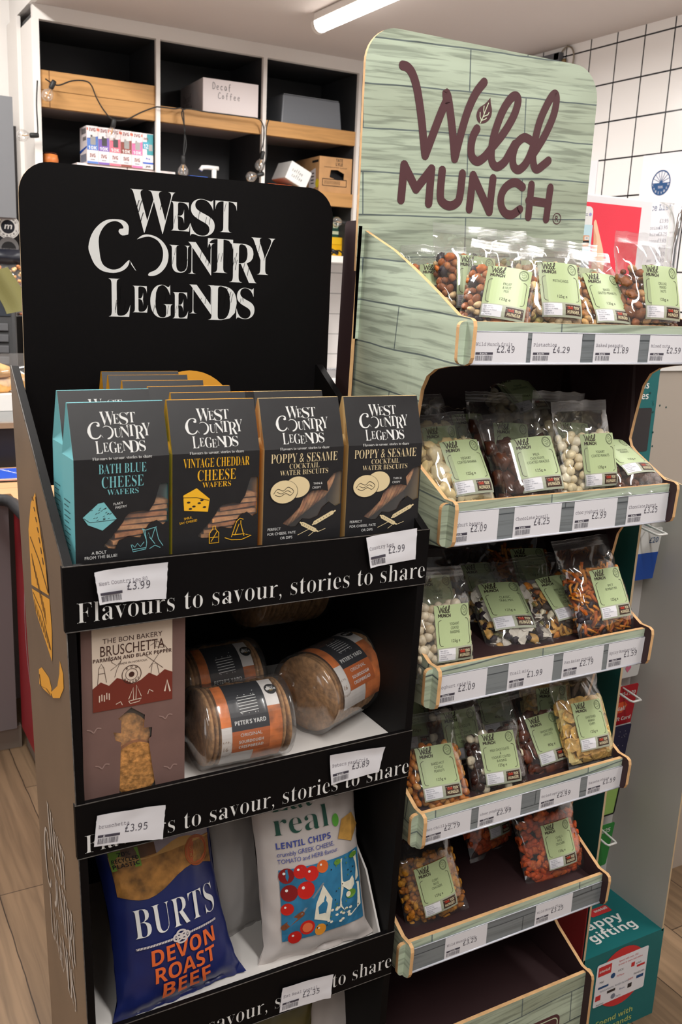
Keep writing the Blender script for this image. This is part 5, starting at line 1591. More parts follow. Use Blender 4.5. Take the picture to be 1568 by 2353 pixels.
TICK = [
    (0, 1092, 753, 1215, 757, 'Wild Munch fruit', '£2.49'), (0, 1225, 757, 1340, 762, 'Pistachios', '£4.29'), (0, 1369, 765, 1472, 770, 'Baked peanuts', '£1.89'), (0, 1495, 772, 1590, 776, 'Mixed nuts', '£2.59'),
    (1, 1037, 1172, 1148, 1162, 'Yoghurt banana', '£2.09'), (1, 1184, 1163, 1292, 1154, 'Chocolate brazil', '£4.25'), (1, 1322, 1150, 1421, 1137, 'choc yoghurt rai', '£2.99'), (1, 1445, 1140, 1537, 1131, 'Chocolate Peanut', '£3.25'),
    (2, 1006, 1556, 1121, 1534, 'Yoghurt raisin', '£2.09'), (2, 1170, 1524, 1274, 1503, 'Trail mix', '£1.99'), (2, 1296, 1498, 1389, 1480, 'Pan Asian cracke', '£2.79'), (2, 1400.6, 1476, 1488, 1460, 'Spicy Bombay mix', '£1.59'),
    (3, 976.5, 1886, 1084, 1860, 'Hot Chilli Peanu', '£2.79'), (3, 1101, 1856, 1200, 1827, 'choc yoghurt rai', '£2.99'), (3, 1242.5, 1817, 1335.5, 1785, 'Dried apricots', '£2.99'), (3, 1351.6, 1782, 1437.7, 1754, 'Banana chips', '£1.59'),
    (4, 1025, 2151, 1121, 2122, 'Wild Munch Clou', '£3.25'), (4, 1233, 2078, 1318, 2046, 'Wild Munch Clou', '£3.25')]
ORD = ('top', 'second', 'third', 'fourth', 'fifth')
FROM = ('leftmost', 'second from left', 'third from left', 'rightmost')
cnt = {}
for (i, xa, ya, xb, yb_, nm, pr_) in TICK:
    y = GY0 - .0027
    a = at(xa, ya, 1, y); c = at(xb, yb_, 1, y); z0, z1 = WLIP[i][2] + .0006, WLIP[i][3] - .0135
    w, h = c.x - a.x, z1 - z0
    b = MB(); b.box(0, w, -.0004, 0, 0, h, PAPER)
    A = Art(b, plane((0, -.0004, 0), (1, 0, 0), (0, 0, 1)), .0001, .0001)
    ticket_art(A, nm, pr_, w, h)
    n_ = cnt.get(i, 0); cnt[i] = n_ + 1
    pos = FROM[n_] if i < 4 else ('leftmost', 'rightmost')[n_]
    o = tag(b.build('price_ticket'), 'printed price ticket reading %s, %s on the %s green shelf lip' % (pr_[1:], pos, ORD[i]), 'price ticket', 'price tickets on the green stand')
    o.location = (a.x, y, z0)

# ------------------------------------------------------------------ nut bags on the green stand
FILM = film('nut_bag_film', gloss=.085, rough=.06, haze=.035)
SEAL = film('nut_bag_seal', gloss=.12, rough=.22, haze=.10)
LGREEN = M('label_green', (180, 197, 148), .38, .5)
LGREEN2 = M('label_grey_green', (168, 172, 152), .42)
LINK = M('label_ink', (52, 40, 34), .5)
LGREY = M('label_grey_ink', (78, 86, 64), .5)
BADGE = M('label_badge', (64, 40, 32), .45)
REDI = M('label_red', (206, 66, 40), .5)
CREAMI = M('label_cream', (226, 214, 178), .5)
LW_, LH_ = .068, .087
HW, ZB, ZT = .057, -.023, .146


def thick(z, T=.05):
    if z < .018:
        return max(.0008, T * math.sin(PI / 2 * max(0, (z - ZB) / (.018 - ZB))) ** .7)
    if z < .083:
        return T
    return max(.0008, T * math.cos(PI / 2 * min(1, (z - .083) / .046)))


def cshape(x):
    return max(0, 1 - (abs(x) / HW) ** 2.6) ** .6


def bag_y(x, z, side, seed=0, amp=1):
    t = thick(z); c = cshape(min(HW, max(-HW, x)))
    inl = max(0, min(1, 1 - max(abs(x) - .034, 0) / .012)) * max(0, min(1, 1 - max(-.004 - z, z - .09, 0) / .014))
    wr = amp * (1 - inl if side == 0 else 1) * (.0042 * noise.noise(Vector((x * 34, z * 26, seed))) + .0032 * noise.noise(Vector((x * 75, z * 48, seed + 5))))
    if z > .128:
        wr = amp * .005 * noise.noise(Vector((x * 24, z * 10, seed + 2))) * min(1, (z - .128) / .008)
    y = .025 + (-1 if side == 0 else 1) * t / 2 * c
    fl = 0
    if z > .10:
        fl = .9 * (z - .10) ** 2 * 6 * math.sin(seed * 1.7)
    return y + wr + fl


_film = {}


def film_mesh(seed):
    if seed not in _film:
        b = MB()
        for side in (0, 1):
            def f(u, v, side=side):
                z = ZB + (.129 - ZB) * v; x = (u - .5) * 2 * HW
                return Vector((x * (1 - .05 * math.sin(PI * v) + .02 * noise.noise(Vector((v * 6, seed, 3)))), bag_y(x, z, side, seed), z))
            b.grid(f, 26, 34, FILM)
        me = b.mesh('film')
        b = MB()
        b.grid(lambda u, v: Vector(((u - .5) * 2 * HW * (1 + .012 * noise.noise(Vector((v * 5, seed, 1)))), bag_y((u - .5) * 2 * HW, .129 + (ZT - .129) * v, 0, seed) + .0007 * math.sin(v * 60), .129 + (ZT - .129) * v + .003 * noise.noise(Vector((u * 7, seed, 8))) * v)), 30, 22, SEAL)
        me2 = b.mesh('top_seal'); b = MB()
        b.grid(lambda u, v: Vector(((u - .5) * 2 * HW * .98, .025 + .004 * math.sin(u * 14 + seed), ZB - .006 + .007 * v)), 24, 3, SEAL)
        me3 = b.mesh('bottom_seal')
        _film[seed] = (me, me2, me3)
    return _film[seed]


def label_fn(x, y):
    p = Vector((x, bag_y(x, y, 0, 0, 0) - .0012, y)); e = .002
    dx = (bag_y(x + e, y, 0, 0, 0) - bag_y(x - e, y, 0, 0, 0)) / (2 * e); dz = (bag_y(x, y + e, 0, 0, 0) - bag_y(x, y - e, 0, 0, 0)) / (2 * e)
    return p, Vector((dx, -1, dz)).normalized()


_lab = {}


def label_mesh(lines, wt='125g'):
    key = (tuple(lines), wt)
    if key in _lab:
        return _lab[key]
    b = MB(); A = Art(b, label_fn, 0, .00016); w = LW_ / 2
    A.rect(-w, .022, w, LH_, LGREEN, 0, 14, 10); A.rect(-w, 0, w, .0222, LGREEN2, 0, 14, 4)
    draw_brand(A, -w + .006, .0685, .0215, LINK, None, 1, h=.0175, thin=1.2)
    A.ring(w - .0115, .0765, .0078, .0007, LGREY, 1, ry=.0088); A.ring(w - .0115, .0765, .0066, .0005, LGREY, 1, ry=.0075)
    for pts in (((-.003, .004), (0, .005), (.001, .002), (-.002, .0), (-.004, .002), (-.003, .004)), ((.002, .003), (.004, .001), (.003, -.003), (.001, -.001)), ((-.003, -.002), (-.001, -.004), (.001, -.005), (0, -.002))):
        A.stroke([(w - .0115 + x, .0765 + y) for x, y in pts], .0006, LGREY, 1, caps=False)
    A.outline(-w + .004, .0245, w - .004, .0645, .005, .0008, LINK, 1)
    n = len(lines)
    for i, t in enumerate(lines):
        A.text(t, 0, .0525 - i * .0062 + (.002 if n < 3 else .003), .0042, LGREY, reg, align='c', w=min(.052, .0026 * len(t)))
    A.text(wt + ' e', 0, .0295, .0044, LINK, reg, align='c', w=.0165)
    A.rect(-w + .002, .0025, -.002, .0205, PAPER, 1, 6, 2)
    for i, t in enumerate(('Best Before:', '19TH NOV 2025', 'PRODUCT OF VARIOUS', 'COUNTRIES', 'PACKED IN UK')):
        A.text(t, -w + .0045, .0172 - i * .0032, .0017, GINK, reg, w=.0011 * len(t), L=2)
    A.rect(.0035, .0035, w - .003, .0195, BADGE, 1, 6, 2)
    A.outline(.0042, .0042, w - .0037, .0188, .0008, .0004, LGREY, 2)
    A.text('TAME', .0065, .0122, .0042, REDI, sanb, w=.0098, L=2); A.text('YOUR', .0175, .0122, .0042, CREAMI, sanb, w=.0098, L=2); A.text('HUNGER', .0065, .0058, .0048, CREAMI, sanb, w=.0208, L=2)
    _lab[key] = b.mesh('label')
    return _lab[key]


# what is inside: (shape, half sizes, colour, weight)
FOOD = {}


def fd(name, rgb, rough=.5, var=.15, bump=.0):
    return M('food_' + name, rgb, rough, .4, var=var, vscale=120, bump=bump, bscale=400)


SPEC = dict(
    fruit=[('e', (.008, .006, .005), fd('almond', (150, 88, 50)), 3), ('e', (.007, .006, .006), fd('hazel', (176, 112, 66)), 2), ('l', (.009, .007, .006), fd('raisin', (44, 32, 40)), 3), ('l', (.010, .008, .007), fd('walnut', (168, 120, 70)), 1), ('e', (.008, .005, .005), fd('cashew', (222, 190, 142)), 1), ('l', (.009, .008, .005), fd('apricot_bit', (206, 112, 40)), 1)],
    pist=[('e', (.0095, .0065, .006), fd('pistachio', (196, 158, 110)), 5), ('e', (.009, .006, .006), fd('pistachio_green', (176, 164, 96)), 1), ('e', (.0095, .0065, .006), fd('pistachio_pale', (224, 196, 154)), 3)],
    peanut=[('e', (.0075, .005, .005), fd('peanut', (212, 168, 108)), 1), ('e', (.0075, .005, .005), fd('peanut_brown', (188, 132, 80)), 1)],
    mixed=[('l', (.011, .009, .007), fd('walnut_dark', (134, 82, 48)), 3), ('e', (.010, .006, .006), fd('brazil', (196, 150, 100)), 2), ('e', (.008, .006, .005), fd('almond'), 3) if 'food_almond' in MATS and False else ('e', (.008, .006, .005), fd('almond', (150, 88, 50)), 3), ('e', (.006, .005, .005), fd('pecan', (110, 60, 36)), 2)],
    banana=[('l', (.018, .013, .007), fd('yoghurt_chip', (228, 212, 168), .35, .04), 3), ('l', (.012, .011, .007), fd('yoghurt_chip2', (230, 206, 150), .35, .04), 2)],
    brazil=[('l', (.0155, .0120, .0115), fd('milk_chocolate', (82, 46, 32), .25, .1), 4), ('l', (.0155, .0120, .0115), fd('milk_chocolate2', (104, 62, 44), .25, .1), 2)],
    yogpea=[('e', (.0095, .0078, .0078), fd('yoghurt', (232, 216, 176), .3, .03), 4), ('e', (.0095, .0078, .0078), fd('yoghurt_pale', (238, 228, 200), .3, .03), 2)],
    chocpea=[('e', (.009, .0075, .0075), fd('milk_chocolate'  , (82, 46, 32)), 3), ('e', (.009, .0075, .0075), fd('milk_chocolate2', (104, 62, 44)), 1)],
    raisin=[('e', (.0088, .0080, .0078), fd('white_yoghurt', (226, 212, 184), .3, .03), 3), ('e', (.0080, .0070, .0070), fd('white_yoghurt2', (206, 186, 150), .3, .03), 1)],
    trail=[('f', (.012, .009, .001), fd('coconut', (236, 228, 214), .5, .05), 5), ('l', (.008, .006, .005), fd('raisin', (44, 32, 40)), 2), ('e', (.007, .004, .003), fd('seed_green', (120, 116, 62)), 2), ('l', (.010, .007, .004), fd('banana_bit', (206, 160, 90)), 2)],
    ricemix=[('l', (.012, .006, .006), fd('rice_white', (228, 214, 186)), 3), ('l', (.012, .010, .004), fd('rice_orange', (222, 140, 52)), 3), ('l', (.011, .006, .006), fd('rice_brown', (176, 100, 44)), 3), ('f', (.011, .009, .002), fd('rice_seaweed', (60, 46, 34)), 1), ('r', (.009, .003, .003), fd('rice_gold', (214, 158, 76)), 1)],
    bombay=[('s', (.017, .0022, .0022), fd('sev', (226, 140, 40)), 6), ('s', (.013, .0028, .0028), fd('sev_dark', (192, 96, 26)), 3), ('e', (.006, .005, .005), fd('chickpea', (204, 130, 58)), 1), ('l', (.007, .005, .004), fd('raisin', (44, 32, 40)), 1)],
    chilli=[('e', (.0085, .0062, .0060), fd('chilli_peanut', (204, 122, 48), .4), 4), ('e', (.0085, .0062, .0060), fd('chilli_peanut2', (224, 158, 84), .4), 2)],
    chocrais=[('e', (.0088, .0075, .0072), fd('dark_chocolate', (58, 32, 26), .22, .1), 3), ('e', (.0088, .0075, .0072), fd('yoghurt_pale', (238, 228, 200)), 1)],
    apricot=[('l', (.017, .014, .006), fd('date', (116, 58, 34), .4), 3), ('l', (.015, .013, .006), fd('date2', (90, 44, 28), .4), 2)],
    bchip=[('c', (.0155, .0155, .0022), fd('banana_chip', (222, 178, 100), .5), 3), ('c', (.0145, .0145, .0022), fd('banana_chip_pale', (234, 202, 134), .5), 2)],
    curry=[('k', (.0125, .0095, .009), fd('curry_cracker', (206, 142, 40), .6, .2, .3), 3), ('k', (.0105, .008, .008), fd('curry_cracker2', (182, 112, 30), .6, .2, .3), 2)],
    ricechilli=[('k', (.0145, .010, .010), fd('chilli_cracker', (222, 104, 34), .6, .2, .3), 3), ('k', (.0125, .009, .009), fd('chilli_cracker2', (196, 80, 26), .6, .2, .3), 2)],
)
NPC = dict(fruit=150, pist=130, peanut=210, mixed=120, banana=70, brazil=48, yogpea=105, chocpea=110, raisin=110, trail=150, ricemix=130, bombay=260, chilli=160, chocrais=130, apricot=55, bchip=70, curry=95, ricechilli=75)
_cont = {}


def contents_mesh(kind, fill=.078):
    if kind in _cont:
        return _cont[kind]
    rnd = random.Random(kind); b = MB(); spec = SPEC[kind]
    big = max(s[1][0] for s in spec)
    wts = [s[3] for s in spec]
    n = NPC[kind]; made = 0; tries = 0; P_ = []
    while made < n and tries < n * 60:
        tries += 1
        sh, r_, mt, _ = rnd.choices(spec, wts)[0]
        z = rnd.uniform(ZB + .006, fill + .012 * rnd.random()); x = rnd.uniform(-HW + .007, HW - .007)
        t = thick(z) * cshape(x) / 2 - r_[2] - .0015
        if t < 0:
            continue
        y = .025 + rnd.uniform(-t, t * .6) if rnd.random() < .5 else .025 - t
        md = (r_[0] + r_[1] + r_[2]) / 3
        if any((x - q[0]) ** 2 + (y - q[1]) ** 2 + (z - q[2]) ** 2 < (.78 * (md + q[3]) * .82) ** 2 for q in P_):
            continue
        P_.append((x, y, z, md)); made += 1
        rot_ = Matrix.Rotation(rnd.uniform(0, 6.28), 3, 'Y') @ Matrix.Rotation(rnd.uniform(-.7, .7), 3, 'X') @ Matrix.Rotation(rnd.uniform(-.7, .7), 3, 'Z')
        sz = rnd.uniform(.85, 1.12); rad = (r_[0] * sz, r_[2] * sz, r_[1] * sz)
        c = Vector((x, y, z))
        if sh == 'e':
            b.ell(c, rad, rot_, mt, 10, 6, .10, rnd.random() * 50)
        elif sh == 'l':
            b.ell(c, rad, rot_, mt, 12, 8, .42, rnd.random() * 50)
        elif sh == 'k':     # knobbly cluster
            for j in range(6):
                d = Vector((rnd.uniform(-1, 1), rnd.uniform(-1, 1), rnd.uniform(-1, 1))) * .62
                b.ell(c + rot_ @ Vector((d.x * rad[0], d.y * rad[1], d.z * rad[2])), [q * rnd.uniform(.42, .62) for q in rad], rot_, mt, 9, 6, .35, rnd.random() * 50)
        elif sh == 's':
            d = rot_ @ Vector((rad[0], 0, 0)); k_ = rot_ @ Vector((0, 0, rad[0] * rnd.uniform(-.2, .2)))
            b.tube([c - d, c + k_, c + d], r_[1] * sz, mt, 6)
        elif sh == 'f':
            pts = [(rad[0] * math.cos(a_) * (1 + .35 * rnd.uniform(-1, 1)), rad[2] * math.sin(a_) * (1 + .35 * rnd.uniform(-1, 1))) for a_ in [2 * PI * j / 8 for j in range(8)]]
            b.prism(pts, lambda px, pz, s: c + rot_ @ Vector((px, rad[1] * (2 * s - 1) + .0025 * math.sin(px * 200), pz)), mt, mt)
        elif sh == 'c':
            ps = circ(0, 0, rad[0], rad[0], 14)
            b.prism([(px * rnd.uniform(.9, 1.06), pz) for px, pz in ps], lambda px, pz, s: c + rot_ @ Vector((px, rad[1] * (2 * s - 1) + 12 * (px * px - pz * pz), pz)), mt, mt)
        elif sh == 'r':
            b.tube([c + rot_ @ Vector((rad[0] * math.cos(a_), 0, rad[0] * math.sin(a_))) for a_ in [2 * PI * j / 12 for j in range(13)]], r_[1], mt, 6)
    for i, (x, y, z) in enumerate(b.v):     # everything pressed back inside the bag
        x = max(-HW + .003, min(HW - .003, x)); z = max(ZB + .003, z)
        h = thick(z) / 2 * cshape(x) - .0012
        b.v[i] = (x, max(.025 - max(h, .001), min(.025 + max(h, .001), y)), z)
    _cont[kind] = b.mesh('contents')
    return _cont[kind]


def rotm(yaw, tilt, roll):
    return Matrix.Rotation(yaw, 3, 'Z') @ Matrix.Rotation(-tilt, 3, 'X') @ Matrix.Rotation(roll, 3, 'Y')


DX = dict(banana=-.012, brazil=-.014, yogpea=-.012, pist=-.011, mixed=-.011, fruit=-.010, bombay=-.008, trail=.009, raisin=-.005, ricechilli=-.006)
WIDE = dict(ricechilli=1.32, curry=1.14, bombay=1.14)


def nut_bag(kind, lines, label, x, y, z, yaw, tilt, roll, s, seed, wt='125g', group='nut bags on the green stand'):
    t = thing('nut_bag', label, 'snack bag', (x, y, z), rotm(yaw, tilt, roll), group, s)
    def part(name, me, kindp=None):
        o = bpy.data.objects.new(name, me); COL.objects.link(o); o.parent = t
        if kindp: o['kind'] = kindp
        return o
    pc = [part('contents', contents_mesh(kind), 'stuff')]
    part('label', label_mesh(lines, wt))
    fm = film_mesh(seed)
    pc += [part('film', fm[0]), part('top_seal', fm[1]), part('bottom_seal', fm[2])]
    for o in pc:
        o.location = (DX.get(kind, 0), 0, 0)
    w_ = WIDE.get(kind)
    if w_:
        for o in pc:
            o.scale = (w_, 1.1, 1 + (w_ - 1) * .35); o.location = (DX.get(kind, 0), .002, 0)
    return t


BAGS = [
    ('fruit', 1, 0.83, 1.036, 1.383, -0.6, 0.52, 0.12, 0.9, ('FRUIT', '& NUT', 'MIX'), 'bag of fruit and nut mix turned sideways, front left of the top shelf'),
    ('pist', 1, 0.94, 1.034, 1.388, -0.2, 0.45, 0.03, 0.94, ('PISTACHIOS',), 'bag of pistachios in shells on the top shelf'),
    ('peanut', 1, 1.036, 1.028, 1.383, -0.03, 0.62, 0.03, 0.95, ('BAKED', 'SALTED PEANUTS'), 'bag of pale salted peanuts on the top shelf'),
    ('mixed', 1, 1.118, 1.012, 1.389, -0.12, 0.36, 0.04, 0.94, ('DELUXE', 'MIXED', 'NUTS'), 'bag of dark mixed nuts at the right end of the top shelf'),
    ('fruit', 1, 0.858, 1.13, 1.392, -0.22, 0.3, 0.06, 0.9, ('FRUIT', '& NUT', 'MIX'), 'bag of fruit and nut mix right behind the sideways one on the top shelf'),
    ('fruit', 1, 0.812, 1.16, 1.388, -0.55, 0.55, 0, 0.88, ('FRUIT', '& NUT', 'MIX'), 'bag of fruit and nut mix against the curved side, rear left of the top shelf'),
    ('pist', 1, 0.96, 1.125, 1.39, 0.1, 0.35, -0.04, 0.92, ('PISTACHIOS',), 'second bag of pistachios standing behind the front one'),
    ('peanut', 1, 1.07, 1.12, 1.39, -0.1, 0.5, 0.05, 0.92, ('BAKED', 'SALTED PEANUTS'), 'second bag of pale salted peanuts standing behind the front one'),
    ('banana', 2, 0.815, 1.039, 1.14, -0.05, 0.64, -0.05, 0.965, ('YOGHURT', 'COATED BANANA'), 'bag of cream coated banana pieces at the left of the second shelf'),
    ('brazil', 2, 0.932, 1.029, 1.139, -0.3, 0.58, -0.12, 0.97, ('MILK', 'CHOCOLATE', 'COATED BRAZILS'), 'bag of large chocolate coated nuts on the second shelf'),
    ('yogpea', 2, 1.035, 1.016, 1.14, -0.07, 0.32, -0.02, 0.925, ('YOGHURT', 'COATED PEANUTS'), 'bag of cream coated peanuts upright at the front of the second shelf'),
    ('chocpea', 2, 1.112, 1.012, 1.16, 0.05, 1.12, 0, 0.95, ('CHOCOLATE', 'PEANUTS'), 'bag of chocolate coated peanuts lying back at the right of the second shelf'),
    ('yogpea', 2, 1.067, 1.218, 1.229, -.08, .96, -.19, 1.02, ('YOGHURT', 'COATED PEANUTS'), 'bag of cream coated peanuts lying on top of the pile on the second shelf'),
    ('banana', 2, 0.82, 1.115, 1.142, 0.1, 0.36, -0.01, 0.95, ('YOGHURT', 'COATED BANANA'), 'second bag of cream coated banana pieces behind the front one'),
    ('brazil', 2, 0.955, 1.125, 1.143, -0.1, 0.4, 0.05, 0.93, ('MILK', 'CHOCOLATE', 'COATED BRAZILS'), 'second bag of chocolate coated nuts standing behind the front one'),
    ('yogpea', 2, 1.065, 1.105, 1.143, -0.05, 0.36, 0.06, 0.92, ('YOGHURT', 'COATED PEANUTS'), 'second upright bag of cream coated peanuts, right behind the front one'),
    ('brazil', 2, 0.94, 1.2, 1.15, 0.05, 0.5, 0, 0.93, ('MILK', 'CHOCOLATE', 'COATED BRAZILS'), 'third bag of chocolate coated nuts, at the dark back of the second shelf'),
    ('raisin', 3, 0.783, 1.014, 0.9, 0.07, 0.32, 0.06, 0.935, ('YOGHURT', 'COATED', 'RAISINS'), 'bag of white coated raisins at the left of the third shelf'),
    ('trail', 3, 0.935, 1.066, 0.912, -0.25, 1.02, -0.03, 1.04, ('CLASSIC', 'TRAIL MIX'), 'bag of trail mix with white coconut flakes on the third shelf'),
    ('ricemix', 3, 1.052, 1.062, 0.914, -0.06, 0.95, -0.04, 0.95, ('PAN ASIAN', 'RICE', 'CRACKER', 'MIX'), 'bag of mixed orange and white rice crackers on the third shelf'),
    ('bombay', 3, 1.101, 1.016, 0.922, -0.02, 0.55, -0.02, 0.93, ('SPICY', 'BOMBAY MIX'), 'bag of orange stick snack mix upright at the right of the third shelf'),
    ('raisin', 3, 0.84, 1.13, 0.907, -0.05, 0.6, 0.05, 0.93, ('YOGHURT', 'COATED', 'RAISINS'), 'second bag of white coated raisins behind the front one'),
    ('bombay', 3, 1.06, 1.165, 0.925, -0.25, 0.75, 0, 0.93, ('SPICY', 'BOMBAY MIX'), 'second bag of orange stick snack mix lying in the dark behind'),
    ('trail', 3, 0.965, 1.165, 0.907, 0.1, 0.7, 0.05, 0.93, ('CLASSIC', 'TRAIL MIX'), 'second bag of trail mix lying behind the front one'),
    ('chilli', 4, 0.79, 1.026, 0.672, -0.21, 0.62, -0.06, 0.915, ('BAKED HOT', 'CHILLI', 'PEANUTS'), 'bag of orange chilli peanuts at the left of the fourth shelf'),
    ('chocrais', 4, 0.903, 1.022, 0.672, -0.2, 0.53, -0.04, 0.91, ('MILK CHOCOLATE', '&', 'YOGHURT COATED', 'RAISINS'), 'bag of dark chocolate and white coated raisins in front on the fourth shelf'),
    ('apricot', 4, 1.025, 1.04, 0.674, -0.07, 0.65, -0.09, 0.905, ('WHOLE DRIED', 'APRICOTS'), 'bag of dark brown dried fruit on the fourth shelf'),
    ('bchip', 4, 1.086, 1.014, 0.696, -0.04, 0.53, 0, 0.9, ('SWEETENED', 'BANANA', 'CHIPS'), 'bag of yellow banana chips at the right of the fourth shelf'),
    ('chocrais', 4, 0.885, 1.1, 0.68, -0.2, 0.42, -0.1, 0.91, ('MILK CHOCOLATE', '&', 'YOGHURT COATED', 'RAISINS'), 'second bag of chocolate and white coated raisins behind the front one'),
    ('chilli', 4, 0.83, 1.155, 0.685, 0, 0.6, 0.08, 0.91, ('BAKED HOT', 'CHILLI', 'PEANUTS'), 'second bag of orange chilli peanuts in the shade behind the front one'),
    ('apricot', 4, 0.99, 1.14, 0.685, -0.2, 0.6, -0.08, 0.91, ('WHOLE DRIED', 'APRICOTS'), 'second bag of dark dried fruit behind the front one'),
    ('bchip', 4, 1.07, 1.095, 0.69, -0.12, 0.36, 0, 0.9, ('SWEETENED', 'BANANA', 'CHIPS'), 'second bag of yellow banana chips standing behind the front one'),
    ('curry', 5, 0.81, 1.034, 0.464, -0.1, 0.4, -0.16, 0.89, ('CURRY', 'RICE', 'CRACKERS'), 'bag of yellow curry crackers alone at the left of the fifth shelf'),
    ('ricechilli', 5, 1.066, 1.037, 0.468, -0.09, 0.45, -0.07, 0.865, ('CHILLI', 'RICE', 'CRACKERS'), 'bag of bright orange chilli crackers at the right of the fifth shelf'),
    ('ricechilli', 5, 1.02, 1.15, 0.475, 0.3, 0.5, 0.1, 0.87, ('CHILLI', 'RICE', 'CRACKERS'), 'second bag of orange chilli crackers in the dark behind the front one'),
]
for i, (kd, sh, x, y, z, yaw, tl_, ro, s, lines, lab) in enumerate(BAGS):
    nut_bag(kd, lines, lab, x, y, z, yaw, tl_, ro, s, i % 4, '80g' if kd == 'apricot' else '125g')

# ------------------------------------------------------------------ things on the wall shelving
SZ1, SZ2 = 2.101, 1.8265
CARTB = M('kraft_carton', (186, 142, 96), .7, var=.06, vscale=15)
WCARD = M('white_carton', (226, 216, 216), .55)
MARK = M('marker_ink', (96, 92, 96), .6)
dc = thing('storage_box', 'white cardboard box with handwritten coffee note on the upper shelf', 'box', (1.718, 4.285, SZ1 + .0), (0, 0, R(-3)))
b = MB(); b.box(-.128, .128, -.16, .17, .0, .152, WCARD); b.build('carton', dc, bevel=.002)
b = MB(); A = Art(b, plane((0, -.16, 0), (1, 0, 0), (0, 0, 1)), .0006)
HS = {  # handwriting strokes in a 0..1 box per letter
    'D': [((.1, 0), (.12, 1), (.6, .9), (.8, .5), (.55, .1), (.1, 0))], 'e': [((.1, .32), (.6, .38), (.5, .6), (.2, .55), (.1, .25), (.35, 0), (.65, .1))], 'c': [((.6, .5), (.3, .6), (.1, .3), (.3, 0), (.65, .1))],
    'a': [((.6, .55), (.25, .6), (.1, .25), (.3, 0), (.55, .2), (.6, .55), (.65, 0))], 'f': [((.7, .95), (.4, 1), (.3, .6), (.3, -.1)), ((.1, .55), (.6, .6))], 'C': [((.8, .85), (.5, 1), (.15, .6), (.2, .1), (.6, 0), (.85, .15))], 'o': [((.35, .6), (.1, .3), (.3, 0), (.6, .25), (.35, .6))]}


def scrawl(A, word, x, z, h, w, mat):
    for i, ch in enumerate(word):
        for st in HS.get(ch, HS['o']):
            A.stroke(smooth_path([(x + (i + px * .85) * w, z + pz * h) for px, pz in st], 4), h * .09, mat, 1, caps=False)


scrawl(A, 'Decaf', -.085, .11, .026, .018, MARK); scrawl(A, 'Coffee', -.06, .075, .024, .018, MARK)
b.build('handwriting', dc); b = MB()
A2 = Art(b, plane((-.128, .17, 0), (0, -1, 0), (0, 0, 1)), .0006)
scrawl(A2, 'Decaf', .05, .08, .03, .024, MARK); scrawl(A2, 'Coffee', .04, .04, .03, .024, MARK)
b.build('handwriting', dc)
cr = thing('storage_crate', 'translucent grey plastic crate on the upper shelf', 'crate', (2.115, 4.29, SZ1))
GCR = M('grey_crate', (112, 116, 122), .35)
b = MB()
w0, w1 = .158, .146
b.add([(-w0, -.16, 0), (w0, -.16, 0), (w0, .17, 0), (-w0, .17, 0), (-w1, -.15, .135), (w1, -.15, .135), (w1, .16, .135), (-w1, .16, .135)], [(0, 3, 2, 1), (4, 5, 6, 7), (0, 1, 5, 4), (1, 2, 6, 5), (2, 3, 7, 6), (3, 0, 4, 7)], GCR)
b.build('body', cr, bevel=.006)
b = MB(); b.box(-w1 + .004, w1 - .004, -.147, .155, .1355, .139, GCR); b.build('base_rim', cr, bevel=.001)
b = MB(); b.box(-w0 - .004, w0 + .004, -.166, .175, .0, .012, GCR); b.build('rim', cr, bevel=.002)
